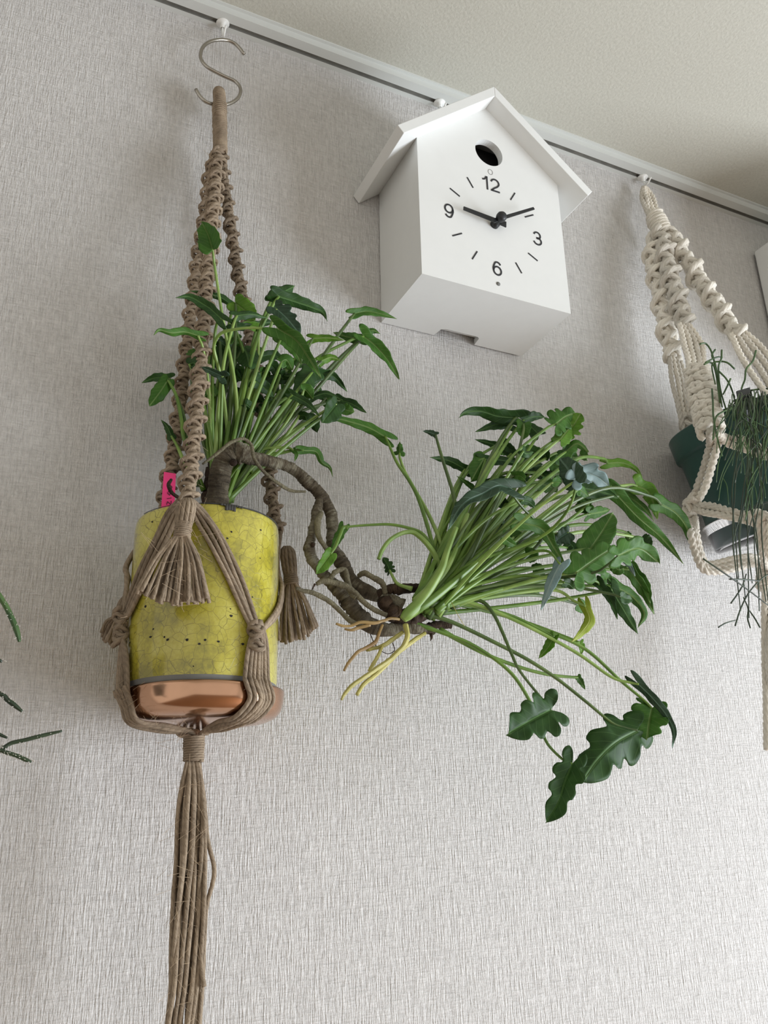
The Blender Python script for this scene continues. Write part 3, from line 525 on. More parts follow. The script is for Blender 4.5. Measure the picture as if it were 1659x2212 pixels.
for (pts, mt) in [
 ([(437,1003,-.118,2.5),(471,978,-.122,3.5),(498,956,-.124,4),(525,948,-.122,4),(543,962,-.12,4),(548,988,-.121,4.5),(569,1018,-.12,4),(602,1045,-.116,4),(629,1060,-.112,3.5),(660,1062,-.110,3.2)], M_root),
 ([(639,1270,-.13,4),(655,1276,-.13,5),(677,1281,-.13,6),(710,1298,-.13,6),(734,1319,-.13,6.5),(758,1342,-.132,6),(785,1350,-.134,5),(808,1341,-.136,4)], M_root),
 ([(683,1262,-.128,5),(700,1255,-.13,7),(731,1261,-.132,7),(758,1273,-.134,7),(791,1305,-.136,6.5),(815,1320,-.137,6),(835,1329,-.137,6)], M_root),
 ([(700,1253,-.12,5),(714,1250,-.126,5.5),(724,1236,-.128,6),(744,1231,-.128,6),(751,1254,-.13,6),(758,1280,-.132,6),(770,1292,-.134,7)], M_root),
 ([(774,1244,-.12,6),(788,1238,-.126,6.5),(808,1249,-.13,6.5),(826,1260,-.132,7),(832,1282,-.13,6)], M_root),
 ([(694,1108,-.112,6),(686,1128,-.116,7),(688,1158,-.118,6),(700,1178,-.118,5.5),(712,1196,-.114,5)], M_root),
 ([(370,1036,-.10,3.5),(364,1048,-.103,4.5),(371,1064,-.103,4.5),(384,1074,-.10,4)], M_rhiz),
 ([(726,1347,-.140,2.5),(740,1352,-.14,3.2),(757,1352,-.14,3.5),(780,1344,-.142,3.6),(808,1346,-.143,4),(828,1341,-.143,3.6),(845,1336,-.143,3.6),(862,1338,-.14,3)], M_rooto),
 ([(744,1359,-.138,3),(760,1361,-.14,3.6),(775,1356,-.14,3.8),(800,1350,-.142,3.6)], M_rooto),
 ([(743,1449,-.15,3),(750,1436,-.15,3.5),(762,1420,-.15,4),(775,1407,-.15,4),(790,1400,-.148,4),(811,1387,-.147,4.5),(818,1370,-.146,3.5),(826,1350,-.142,3.5)], M_rooto),
 ([(738,1512,-.16,3),(744,1500,-.16,4),(762,1480,-.16,5),(800,1454,-.158,5.5),(820,1440,-.156,5.5),(842,1425,-.154,6),(860,1408,-.152,6),(872,1395,-.15,6),(880,1374,-.147,6),(876,1350,-.142,7)], M_rooty),
 ([(771,1501,-.155,4),(786,1478,-.154,5),(806,1462,-.152,5),(832,1438,-.15,5),(860,1410,-.147,5.5),(893,1384,-.143,5.5),(918,1368,-.138,5)], M_rooty),
 ([(798,1450,-.15,4.5),(808,1432,-.15,4.5),(818,1414,-.15,4.5),(826,1396,-.148,4)], M_rooty),
 ([(791,1404,-.145,4),(825,1396,-.145,5),(850,1380,-.143,5),(870,1366,-.141,5)], M_rooty),
 ([(680,1262,-.128,2.5),(676,1270,-.13,1.5),(671,1280,-.13,.8)], M_rhiz), ([(800,1370,-.13,1),(812,1395,-.14,1),(835,1412,-.14,1),(852,1405,-.14,1),(848,1388,-.14,1)], M_rhiz),
 ([(739,1293,-.12,1.2),(733,1303,-.12,1),(738,1312,-.12,1)], M_rhiz), ([(930,1364,-.128,5),(932,1376,-.13,3),(930,1384,-.13,1)], M_rhiz),
 ([(935,1258,-.122,2),(928,1238,-.124,1)], M_rhiz),([(975,1300,-.16,.7),(990,1330,-.165,.7),(1003,1352,-.165,.6)], M_rooty)]:
    ptube('aerial_root', pts, mt, 9, 6, jit=.05)

OUT = {'arrow': [(0, 0), (-.10, .05), (-.20, .13), (-.17, .21), (-.06, .23), (.06, .19), (.17, .17), (.27, .20), (.38, .175), (.5, .17), (.6, .125), (.72, .11), (.82, .075), (.92, .035), (1, 0)],
 'oval': [(0, 0), (-.08, .06), (-.16, .17), (-.10, .28), (.04, .33), (.16, .30), (.28, .33), (.42, .30), (.55, .30), (.68, .23), (.8, .2), (.92, .09), (1, 0)],
 'lobed': [(0, 0), (-.06, .03), (-.16, .10), (-.21, .22), (-.12, .31), (-.02, .29), (.02, .22), (.08, .23), (.12, .32), (.20, .38), (.28, .35), (.30, .27), (.33, .24), (.39, .28), (.45, .33), (.53, .30), (.55, .23), (.60, .19), (.68, .22), (.76, .235), (.86, .18), (.94, .10), (1, 0)],
 'ear': [(0, 0), (-.08, .05), (-.22, .14), (-.3, .3), (-.18, .42), (-.02, .40), (.08, .28), (.16, .20), (.3, .24), (.44, .22), (.58, .16), (.72, .15), (.86, .08), (1, 0)]}
OUT = {k: smooth(v, 3) for k, v in OUT.items()}; WN = {k: 2*v[:, 1].max() for k, v in OUT.items()}
def blade(kind, mat, wpx, mids, parent, th_=None, cup=None):
    P = smooth(mids, 6) if len(mids) > 2 else smooth([mids[0], (mids[0]+mids[1])/2+A(0, 0, .003), mids[1]], 6)
    P, L = resample(P, 40); sc = np.linalg.norm(P[0]-CAM)*.94/1900; Wd = wpx*sc
    o_ = OUT[kind].copy(); k_ = Wd/WN[kind]*2/2; th_ = rng.uniform(-.45, .45) if th_ is None else th_; cup = rng.uniform(.1, .5) if cup is None else cup
    Wk = Wd/WN[kind]/math.cos(th_); n = len(o_); K = 5; view = unit(P[0]-CAM)
    T = np.gradient(P, axis=0); T /= np.linalg.norm(T, axis=1)[:, None]
    lat0 = np.cross(T, view); lat0 /= np.linalg.norm(lat0, axis=1)[:, None]; nor0 = np.cross(lat0, T)
    lat = math.cos(th_)*lat0+math.sin(th_)*nor0; nor = np.cross(lat, T)
    sgn = -1 if rng.random() < .5 else 1; V = []; UVv = []; ph1, ph2 = rng.uniform(0, 6.28, 2)
    uscale = L
    for s in (-1, 1):
        js = np.interp(np.arange(n), np.linspace(0, n-1, 7), rng.uniform(.88, 1.12, 7))
        for i in range(n):
            u, v = o_[i]; v = v*js[i] if 2 < i < n-2 else v; um = max(0, u)*.96+(.0 if u > 0 else 0); um = min(1, um)
            for k in range(K+1):
                q = k/K; uu = um*(1-q)+u*q; vv = v*q; uc = max(0, min(1, uu)); f = uc*39; j = int(min(38, f)); fr = f-j
                p = P[j]*(1-fr)+P[j+1]*fr; tt_ = T[j]; ll = lat[j]*(1-fr)+lat[j+1]*fr; nn_ = nor[j]
                if uu < 0: p = p+T[0]*uu*L
                off = vv*Wk; z = -sgn*(-cup*off)+.06*Wd*q*q*math.sin(uu*11+ph1+s*1.3)+.02*Wd*math.sin(uu*23+ph2)*q
                V.append(p+ll*off*s*math.sqrt(max(.2, 1-cup*cup))+nn_*z); UVv.append((uu, s*vv))
    F = []; UV = []
    for h in (0, 1):
        b0 = h*n*(K+1)
        for i in range(n-1):
            for k in range(K):
                f = [b0+i*(K+1)+k, b0+i*(K+1)+k+1, b0+(i+1)*(K+1)+k+1, b0+(i+1)*(K+1)+k]
                if h: f = f[::-1]
                F.append(tuple(f)); UV.append([UVv[q] for q in f])
    V = np.array(V); V[:, 1] = np.minimum(V[:, 1], -.003); m = MB(); m.add(V, F, UV); o = build('leaf_blade', m, M_leaf[mat], parent)
    md = o.modifiers.new('thickness', 'SOLIDIFY'); md.thickness = .00035; md.offset = 0
    return o
def leaf(kind, mat, wpx, Yb, pts, pet=None, base=None, th_=None, cup=None, pr=(4.2, 2.6), pm=None, dtip=None):
    n = len(pts); dY = rng.uniform(-.015, .015) if dtip is None else dtip
    mids = [at(x, y, min(-.006, Yb+dY*i/(n-1))) for i, (x, y) in enumerate(pts)]
    sm_ = M_stalk[pm] if pm is not None else M_stalk[rng.choice([0, 0, 1, 2])]
    if pet is not None:
        k = len(pet); PP = [at(x, y, Yb+(q[2] if False else 0)) if False else None for x, y in []]
        PP = [mids[0]]+[at(x, y, Yb+(base[2]-Yb)*(i+1)/k) for i, (x, y) in enumerate(pet)]; PP = PP[::-1]
    else:
        b = at(base[0]+rng.uniform(-1, 1)*base[3], base[1]+rng.uniform(-1, 1)*base[4], base[2]+rng.uniform(-.012, .012)); e = mids[0]; d = e-b; Lh = np.linalg.norm(d)
        T0 = unit(mids[1]-mids[0]); bow = rng.normal(0, .035, 3)*Lh+A(0, 0, .05)*Lh
        PP = [b, b+d*.33+bow*.8, b+d*.68+bow, b+d*.93+bow*.35, e]
    PP = smooth([p for p in PP], 7); PP[:, 1] = np.minimum(PP[:, 1], -.005); s_ = .94/1900*np.linalg.norm(PP[-1]-CAM)
    m = MB(); m.tube(PP, np.interp(np.linspace(0, 1, len(PP)), [0, .12, .4, 1], [pr[0]*1.5*s_, pr[0]*1.1*s_, pr[0]*s_, pr[1]*s_]), 8)
    st = build('leaf_stalk', m, sm_, phil)
    m = None; blade(kind, mat, wpx, mids, st, th_, cup); return st
B1 = (477, 1078, -.075, 20, 8)
L1 = [('oval','m',52,-.15,[(459,538),(450,508),(436,481)],[(463,570),(475,650),(487,720),(503,800),(512,880),(508,960),(500,1040)]),
('arrow','d',30,-.14,[(478,688),(455,667),(440,657),(410,641),(379,643)],[(468,700),(463,740),(458,850),(460,950),(470,1040)]),
('arrow','d',22,-.09,[(505,662),(480,644),(455,636),(410,628)],None),('oval','l',52,-.10,[(509,655),(530,672),(551,694)],None),('arrow','d',26,-.12,[(512,682),(545,679),(577,687)],None),
('oval','d',42,-.10,[(588,650),(610,633),(637,618)],None),('arrow','d',40,-.12,[(603,640),(640,652),(675,664),(697,675),(707,694)],None),('lobed','b',48,-.14,[(598,667),(622,690),(648,722)],None),
('arrow','m',52,-.17,[(603,711),(640,735),(668,775),(694,817)],[(585,711),(545,708),(510,711),(481,718),(467,732),(462,752),(468,780),(478,820),(486,880),(492,950),(488,1030)]),
('arrow','m',34,-.12,[(608,730),(635,755),(652,788)],None),('arrow','l',24,-.10,[(676,731),(710,730),(745,735)],None),('arrow','m',30,-.07,[(783,732),(752,728),(719,718)],None),
('arrow','m',22,-.06,[(785,728),(803,714),(822,721)],None),('arrow','m',42,-.08,[(786,727),(812,748),(838,778),(863,820)],None),('arrow','m',26,-.07,[(766,678),(792,673),(822,678),(858,689)],None),
('arrow','l',28,-.09,[(695,780),(715,772),(735,778)],None),('arrow','d',30,-.08,[(688,806),(720,812),(750,846)],None),('arrow','d',56,-.09,[(674,805),(652,830),(637,862)],None),
('arrow','d',22,-.11,[(632,853),(665,872),(691,900)],None),('arrow','d',22,-.08,[(673,859),(705,850),(741,865)],None),('arrow','d',26,-.08,[(735,865),(762,873),(792,892)],None),
('oval','d',46,-.10,[(727,873),(712,892),(695,914)],None),('arrow','d',26,-.06,[(366,817),(335,816),(306,827)],[(372,835),(384,862),(398,905),(405,953),(430,1050)]),
('oval','m',36,-.07,[(362,822),(345,848),(322,878)],[(368,830),(381,857),(392,907),(399,953),(440,1060)]),('arrow','d',20,-.06,[(370,942),(361,922),(348,907)],[(382,962),(392,985),(420,1050)]),
('arrow','m',24,-.13,[(428,725),(400,717),(370,719),(345,713),(332,724)],[(440,760),(452,850),(455,950),(470,1050)]),
('oval','d',56,-.09,[(527,750),(535,770),(540,796)],None),('oval','d',44,-.08,[(490,745),(482,770),(470,800)],None),('ear','b',34,-.13,[(480,812),(458,802),(434,792)],None),
('arrow','d',22,-.07,[(556,702),(580,697),(606,702)],None),('oval','l',24,-.08,[(556,706),(540,702),(524,696)],None),('oval','m',26,-.09,[(512,732),(502,728),(498,745)],None),
('arrow','d',30,-.07,[(563,771),(595,768),(623,789)],None),('oval','d',32,-.08,[(581,786),(592,795),(598,812)],None),('arrow','d',22,-.06,[(563,822),(600,817),(640,815)],None),
('arrow','d',38,-.10,[(551,823),(572,838),(593,860)],None),('oval','m',28,-.08,[(608,842),(622,855),(633,870)],None),('arrow','l',22,-.09,[(662,838),(648,832),(636,825)],None),
('arrow','d',18,-.08,[(578,865),(602,871),(626,868)],None),('oval','d',34,-.06,[(455,760),(468,782),(480,800)],None),('oval','d',30,-.06,[(505,792),(510,812),(504,830)],None),('oval','m',28,-.05,[(545,800),(555,820),(550,840)],None),
('arrow','d',26,-.10,[(500,700),(520,705),(545,700)],None),('oval','d',36,-.05,[(470,830),(480,845),(475,865)],None),('oval','d',26,-.05,[(560,880),(575,893),(580,905)],None),('arrow','m',24,-.06,[(450,840),(440,856),(452,872)],None),
('oval','d',30,-.055,[(520,840),(535,862),(528,880)],None),('arrow','d',26,-.07,[(600,800),(618,812),(640,808)],None),
('arrow','m',22,-.09,[(656,973),(684,976),(695,998),(712,1010),(719,1030)],[(640,972),(610,978),(580,985),(540,1020)]),('arrow','m',13,-.09,[(634,973),(640,982),(636,996)],[(620,967),(590,968),(560,975),(520,1020)])]
for kd, mt, wd, Y, pts, pet in L1: leaf(kd, mt, wd, Y, pts, pet, B1)
for k in range(26):  # stalks whose leaves sit behind their neighbours
    a = rng.uniform(-.35, .95); L = rng.uniform(160, 300); x0, y0 = 458+rng.uniform(0, 38), 1078; L += 45; x1, y1 = x0+L*math.sin(a)*.9+10, y0-L*math.cos(a)
    Y = rng.uniform(-.12, -.03); leaf('oval', rng.choice(['d', 'm']), rng.uniform(22, 34), Y, [(x1, y1), (x1+rng.uniform(5, 14), y1+rng.uniform(-6, 12)), (x1+rng.uniform(14, 26), y1+rng.uniform(6, 24))], None, (x0, y0, -.075, 6, 8))
# second clump
B2 = (925, 1315, -.13, 34, 22)
L2 = [('arrow','d',36,-.10,[(1116,902),(1075,898),(1040,888),(1005,891),(991,903)],None),('arrow','d',24,-.09,[(1106,918),(1070,917),(1027,933)],None),('arrow','d',28,-.09,[(1131,908),(1155,900),(1178,902)],None),
('oval','m',32,-.11,[(1131,916),(1130,932),(1129,950)],None),('oval','d',30,-.10,[(1164,938),(1154,928),(1140,913)],None),('lobed','m',58,-.13,[(1201,916),(1222,900),(1243,892)],None),
('lobed','l',46,-.12,[(1226,936),(1242,915),(1254,893)],None),('oval','l',34,-.13,[(1210,950),(1222,935),(1236,918)],None),('arrow','m',30,-.12,[(1222,976),(1247,958),(1272,977)],None),
('arrow','d',20,-.08,[(1104,980),(1072,962),(1025,949)],None),('oval','m',24,-.08,[(1162,981),(1140,972),(1118,975)],None),('oval','m',22,-.08,[(1165,982),(1178,976),(1187,977)],None),
('arrow','d',22,-.09,[(1006,1014),(970,995),(929,988)],None),('oval','m',38,-.10,[(1046,990),(1032,1012),(1018,1039)],None),('arrow','d',26,-.10,[(1048,992),(1090,995),(1137,1008)],None),
('arrow','b',38,-.20,[(1098,1054),(1075,1050),(1045,1066),(1000,1090),(967,1145)],[(1108,1070),(1130,1098),(1160,1130),(1170,1165),(1120,1215),(1040,1260),(955,1310)]),
('arrow','m',34,-.18,[(1128,1130),(1170,1142),(1195,1180),(1222,1226)],None),
('lobed','s',52,-.25,[(1241,1036),(1262,1022),(1290,1030),(1315,1049)],[(1242,1060),(1230,1095),(1209,1125),(1180,1152),(1130,1178),(1060,1200),(985,1238),(940,1290)]),
('oval','b',48,-.25,[(1243,1040),(1225,1010),(1208,990)],None),
('arrow','l',20,-.08,[(1313,1001),(1345,1000),(1372,1012),(1388,1032)],None),('arrow','l',38,-.10,[(1376,1050),(1400,1062),(1412,1090),(1420,1122)],None),('arrow','m',34,-.11,[(1429,1090),(1460,1108),(1485,1142),(1499,1194)],None),
('arrow','m',32,-.13,[(1336,1072),(1380,1118),(1430,1162),(1477,1219)],None),('arrow','m',28,-.09,[(1309,1049),(1360,1075),(1395,1102),(1413,1126)],None),
('oval','m',64,-.17,[(1275,1186),(1300,1150),(1325,1108)],None),('lobed','m',92,-.19,[(1247,1236),(1290,1205),(1330,1180)],None),
('lobed','m',64,-.22,[(1336,1200),(1382,1185),(1424,1216)],[(1310,1222),(1286,1236),(1228,1246),(1131,1253),(1016,1277),(905,1325)]),
('arrow','s',28,-.23,[(1210,1219),(1192,1255),(1168,1318)],[(1180,1190),(1120,1205),(1020,1260),(940,1310)]),('oval','b',36,-.17,[(1228,1150),(1212,1160),(1198,1172)],None),
('arrow','m',30,-.14,[(1359,1230),(1383,1262),(1400,1295),(1413,1327)],None),('arrow','s',14,-.15,[(1343,1203),(1360,1222),(1372,1245)],None),('arrow','m',26,-.13,[(1368,1232),(1392,1262),(1405,1305)],None),
('arrow','d',24,-.15,[(1294,1263),(1316,1290),(1334,1338)],None),('arrow','d',34,-.15,[(1322,1274),(1345,1312),(1378,1370)],None),('arrow','m',30,-.14,[(1328,1266),(1368,1290),(1392,1325),(1378,1356)],None),
('arrow','y',24,-.15,[(1265,1310),(1274,1340),(1255,1368),(1234,1387)],[(1240,1298),(1200,1275),(1120,1280),(1000,1300)]),('arrow','l',24,-.14,[(1196,1378),(1184,1400),(1163,1423)],None),('arrow','l',16,-.13,[(1252,1388),(1257,1402),(1254,1414)],None),
('arrow','m',15,-.13,[(1248,1462),(1256,1474),(1264,1490)],[(1240,1463),(1183,1457),(1116,1439),(1038,1408),(950,1360)]),
('lobed','d',112,-.17,[(1190,1534),(1150,1555),(1096,1586)],[(1175,1515),(1124,1451),(1104,1410),(1085,1365),(1065,1325),(1038,1298),(975,1290)]),
('lobed','d',118,-.16,[(1377,1578),(1330,1604),(1292,1640),(1259,1686)],[(1350,1572),(1320,1560),(1265,1515),(1203,1466),(1145,1428),(1085,1396),(979,1345),(905,1322)]),
('lobed','d',78,-.17,[(1236,1650),(1220,1690),(1205,1735),(1179,1776)],[(1215,1640),(1183,1607),(1168,1570),(1154,1533),(1105,1455),(1026,1396),(950,1365),(889,1345)]),
('lobed','m',84,-.15,[(1408,1530),(1402,1560),(1398,1598)],[(1390,1512),(1340,1470),(1261,1400),(1163,1357),(1046,1314),(960,1300)]),
('arrow','b',22,-.16,[(1380,1478),(1412,1510),(1440,1545),(1456,1580),(1452,1616)],[(1360,1474),(1320,1462),(1242,1408),(1124,1345),(1026,1305),(950,1290)]),
('arrow','b',14,-.10,[(941,939),(928,934),(913,931)],[(945,955),(958,999),(981,1076),(983,1130),(955,1230)]),
('arrow','m',22,-.12,[(741,1140),(728,1165),(712,1200)],[(760,1137),(800,1134),(842,1133),(880,1140),(912,1153),(936,1187),(948,1230),(940,1270)]),
('oval','l',32,-.13,[(714,1197),(700,1216),(682,1240)],[(725,1180),(735,1155),(741,1140),(750,1139)]),
('lobed','d',26,-.12,[(842,1232),(836,1218),(827,1204)],[(848,1245),(860,1262),(890,1272)]),
('arrow','m',26,-.10,[(832,943),(800,925),(760,912),(728,905),(707,914)],[(842,965),(858,1000),(885,1040),(905,1080),(930,1160),(945,1230)]),
('ear','m',26,-.10,[(863,979),(864,967),(864,955)],[(864,990),(875,1020),(900,1065),(930,1120),(955,1185),(955,1230)]),
('arrow','d',20,-.11,[(1131,1041),(1085,1036),(1037,1039)],None),('arrow','m',14,-.10,[(1029,1061),(1010,1045),(986,1028)],None),('oval','d',24,-.09,[(1178,1030),(1165,1022),(1150,1015)],None),('oval','d',36,-.10,[(1195,1030),(1215,1020),(1238,1014)],None),
('oval','m',32,-.11,[(1172,1045),(1190,1052),(1204,1062)],None),('arrow','d',40,-.13,[(1247,1053),(1295,1062),(1336,1076)],None),('oval','m',30,-.12,[(1258,1070),(1262,1085),(1262,1100)],None),('oval','m',34,-.12,[(1272,1088),(1258,1096),(1242,1104)],None),
('oval','m',20,-.09,[(1253,983),(1265,988),(1268,990)],None),('oval','d',24,-.11,[(1076,1078),(1088,1088),(1104,1095)],None),('arrow','d',16,-.12,[(1076,1128),(1092,1132),(1110,1141)],None),('oval','m',34,-.15,[(1090,1160),(1106,1172),(1122,1188)],None),
('oval','m',34,-.15,[(1136,1196),(1150,1200),(1164,1206)],None),('oval','d',30,-.11,[(1386,1168),(1396,1174),(1408,1182)],None),('oval','m',26,-.10,[(1365,1160),(1358,1164),(1352,1158)],None),
('arrow','m',28,-.12,[(1275,1110),(1300,1106),(1318,1100)],None),('oval','m',44,-.10,[(1215,975),(1230,985),(1250,992)],None),('oval','d',38,-.09,[(1130,1000),(1150,1008),(1172,1004)],None),
('oval','m',34,-.09,[(1190,1000),(1205,1006),(1222,1002)],None),('arrow','d',26,-.08,[(1088,960),(1105,972),(1120,985)],None)]
for kd, mt, wd, Y, pts, pet in L2: leaf(kd, mt, wd*(1.0 if wd > 60 else 1.18), Y, pts, pet, B2, th_=(0 if wd > 68 else None))
for k in range(34):
    a = rng.uniform(.35, 1.62); L = rng.uniform(190, 400); x0, y0 = 900+rng.uniform(0, 75), 1320-rng.uniform(0, 30); x1, y1 = x0+L*math.sin(a), y0-L*math.cos(a)
    Y = rng.uniform(-.2, -.05); leaf('oval', rng.choice(['d', 'm', 'm']), rng.uniform(20, 32), Y, [(x1, y1), (x1+rng.uniform(5, 14), y1+rng.uniform(-6, 8)), (x1+rng.uniform(16, 26), y1+rng.uniform(0, 20))], None, (x0, y0, -.135, 8, 8))
# cut stalk and the fat pale sheaths in front
ptube('leaf_stalk', [(818,1208,-.14,4.5),(826,1188,-.14,5),(842,1167,-.14,5),(865,1153,-.14,5),(888,1149,-.14,5.5),(905,1158,-.14,6),(925,1178,-.14,6.5),(942,1205,-.138,7),(950,1240,-.135,8)], M_stalk[1], 10, label='pale green cut-off leaf stalk')
ptube('leaf_sheath', [(870,1338,-.150,9),(882,1326,-.152,14),(905,1304,-.154,14),(925,1277,-.155,12),(942,1250,-.156,10),(955,1225,-.157,9),(966,1190,-.158,7),(985,1140,-.158,6)], M_stalk[1], 14)
ptube('leaf_sheath', [(890,1322,-.152,8),(915,1308,-.156,10),(950,1282,-.158,9),(1000,1240,-.16,7),(1060,1190,-.165,5)], M_stalk[0], 12)
ptube('leaf_sheath', [(895,1300,-.148,8),(930,1268,-.150,9),(965,1225,-.150,8),(990,1170,-.150,6),(1010,1110,-.145,4.5)], M_stalk[1], 12)

# ---------------- cotton hanger, green pot ----------------
GX, GY = .462, -.10
ch = thing('cotton_plant_hanger', (h3[0], h3[1], h3[2]), 'off-white twisted cotton macrame plant hanger at the right holding a green pot', 'plant hanger')
KR = .0038
def cb(name, fn, n, cr=KR, **k): bundle(ch, name, fn, n, cr, M_cot, lobes=3, lay=.0225, amp=.25, seg=14, smoothn=18, **k)
cb('rope', lambda i: [at(1390+(i % 2)*3, 404, -.018-.003*(i//2)), at(1385+i*8, 422, -.02-.003*(i % 2)), at(1393+i*8, 446, -.028), at(1405+i*8, 474, -.034)], 4, cr=.0031)
m = MB(); coil(m, at(1412, 464, -.036), at(1431, 500, -.040), .0150, .0145, .0028, seg=9, jit=.05, lobes=3, lay=.014); build('wrap', m, M_cot, ch)
W1 = [(1429,505,-.045),(1436,545,-.050),(1446,590,-.056),(1459,630,-.062),(1470,668,-.067),(1480,705,-.072)]
W2 = [(1420,512,-.030),(1411,540,-.032),(1414,580,-.034),(1423,625,-.036),(1434,675,-.039),(1445,725,-.041),(1455,775,-.044)]
W3 = [(1440,500,-.040),(1458,522,-.050),(1478,555,-.060),(1502,590,-.070),(1524,625,-.080),(1546,655,-.090),(1568,690,-.100),(1594,725,-.112)]
for q, r_, ph in ((W1, .0185, .5), (W2, .0175, 2.0), (W3, .0175, -.6)):
    m = MB(); sinnet(m, [at(*k) for k in q], r_, .046, KR*1.12, ph, seg=12, lobes=3, lay=.022, ridge=.42, pitchk=2.05, jit=.09); build('knotted_rope', m, M_cot, ch)
cb('rope', lambda i: [at(1468+i*6, 700, -.074), at(1476+i*12, 735, -.080), at(1484+i*12, 770, -.088), at(1490+i*10, 804, -.096)], 4, cr=.0036)
m = MB(); SQ = [(1505,798,-.100),(1512,830,-.110),(1520,870,-.122),(1530,905,-.136),(1538,938,-.148)]; squareknots(m, [at(*k) for k in SQ], .0125, .0085, .0185, .0044); build('knotted_rope', m, M_cot, ch)
cb('rope', lambda i: [at(1447+i*7, 772, -.045), at(1452+i*10, 820, -.046), at(1462+i*9, 870, -.046), at(1471+i*8, 905, -.046), at(1478+i*6, 930, -.044)], 4, cr=.0032)
m = MB(); sinnet(m, [at(1484, 898, -.046), at(1486, 912, -.046), at(1490, 940, -.044)], .0125, .05, KR*.9, 0, seg=10, lobes=3, lay=.016); build('knotted_rope', m, M_cot, ch)
cb('rope', lambda i: [at(1580+i*8, 722-i*3, -.112), at(1598+i*14, 762-i*6, -.125), at(1624+i*15, 802-i*7, -.135), at(1650+i*15, 842-i*7, -.145), at(1672+i*10, 875, -.152)], 4)
TA = math.radians(-14); TM = np.array([[math.cos(TA), 0, math.sin(TA)], [0, 1, 0], [-math.sin(TA), 0, math.cos(TA)]])
GC0 = A(.470, GY, OZ-.090); GB = GC0+TM@A(0, 0, -.151)
gp = thing('plant_pot', GB, 'dark green plastic nursery pot hanging in the cotton rope hanger', 'pot')
m = MB(); m.lathe([(.088, -.012), (.0925, .002), (.0942, .0025), (.0952, .001), (.0938, -.025), (.0930, -.0275), (.0885, -.0285), (.0885, -.031), (.0835, -.149), (.081, -.151), (0, -.151)], GC0, 80, TM)
m.lathe([(.0, -.02), (.086, -.02), (.088, -.012)], GC0, 72, TM); build('pot_body', m, M_gpot, gp)
m = MB(); m.lathe([(0, -.016), (.05, -.014), (.086, -.018)], GC0, 40, TM); build('soil', m, M_soil, gp)
m = MB(); m.lathe([(.0, -.1525), (.079, -.1525), (.0835, -.1505), (.0885, -.122), (.0902, -.1215), (.0912, -.120), (.0912, -.1193), (.0892, -.1190), (.0888, -.1210), (.0878, -.1240), (.0845, -.1515), (.081, -.1545), (.0, -.1545)], GC0, 80, TM)
m.f = [tuple(reversed(f)) for f in m.f]
tag(build('clear_saucer', m, M_clear, loc=GB), 'clear plastic saucer under the dark green pot', 'saucer')
def gcyl(px, py, R): return oncyl(px, py, .475, GY, R+(.004 if py > 1040 else 0))
cb('rope', lambda i: [at(1534+i*10, 932, -.155), gcyl(1533+i*17, 962, .103), gcyl(1521+i*15, 1010, .100), gcyl(1506+i*14, 1055, .096), gcyl(1494+i*8, 1090, .094)], 2, cr=.0044)
cb('rope', lambda i: [at(1545+i*6, 934, -.158), gcyl(1572, 946+i*12, .104), gcyl(1600, 951+i*14, .105), gcyl(1632, 962+i*14, .106), gcyl(1670, 978+i*14, .106)], 2, cr=.0040)
m = MB(); sinnet(m, [gcyl(1502, 1072, .098), gcyl(1490, 1096, .097), gcyl(1490, 1116, .094)], .0105, .05, KR*.95, 0, seg=10, lobes=3, lay=.016); build('gathering_knot', m, M_cot, ch)
cb('rope', lambda i: [gcyl(1494, 1092, .094), gcyl(1520, 1092+i*14, .095), gcyl(1560, 1098+i*15, .096), gcyl(1600, 1108+i*14, .098), gcyl(1640, 1122+i*12, .100), gcyl(1668, 1136+i*8, .100)], 2, cr=.0041)
m = MB(); sinnet(m, [gcyl(1618, 1112, .102), gcyl(1645, 1118, .103), gcyl(1668, 1122, .104)], .0125, .05, KR, 0, seg=10, lobes=3, lay=.016); build('gathering_knot', m, M_cot, ch)
BC = at(1660, 1228, GY)
cb('rope', lambda i: [gcyl(1488+i*4, 1098, .094), gcyl(1491+i*5, 1118, .090), at(1492+i*6, 1150, -.10), at(1500+i*6, 1188, -.098), at(1518+i*4, 1228-i*6, -.096), at(1548, 1234-i*8, -.10), at(1592, 1226-i*9, -.11), at(1632, 1217-i*6, -.112), BC], 3, cr=.0041)
cb('rope', lambda i: [gcyl(1636+i*12, 1126, .104), gcyl(1640+i*11, 1150, .100), gcyl(1645+i*8, 1185, .088), at(1652+i*5, 1215, -.14), BC+A(0, -.006, -.004)], 4, cr=.0038)
m = MB(); coil(m, BC+A(0, 0, .006), at(1657, 1268, GY), .0135, .0135, KR*.8, seg=10, lobes=3, lay=.014); build('bottom_wrap', m, M_cot, ch)
cb('tail_rope', lambda i: [at(1653+i*4, 1264, GY), at(1651+i*7, 1320, GY+.006*math.sin(i*2)), at(1652+i*7, 1420, GY+.008*math.cos(i*2)), at(1656+i*7, 1510, GY), at(1657+i*7, 1620, GY)], 5)
t = thing('plant_label', at(1605, 880, -.17), 'black blank plant label standing among the thin cactus stems', 'label')
m = MB(); c4 = [at(1590, 846, -.17), at(1618, 838, -.17), at(1628, 884, -.175), at(1596, 890, -.175)]; nn = unit(np.cross(c4[1]-c4[0], c4[3]-c4[0])); V = c4+[c-nn*.0015 for c in c4]
V2 = [c4[2]*.35+c4[3]*.65, c4[2]*.65+c4[3]*.35, at(1625, 930, -.15), at(1615, 930, -.15)]; V2 = V2+[c-nn*.0015 for c in V2]
FB = [(0, 1, 2, 3), (7, 6, 5, 4), (0, 4, 5, 1), (1, 5, 6, 2), (2, 6, 7, 3), (3, 7, 4, 0)]
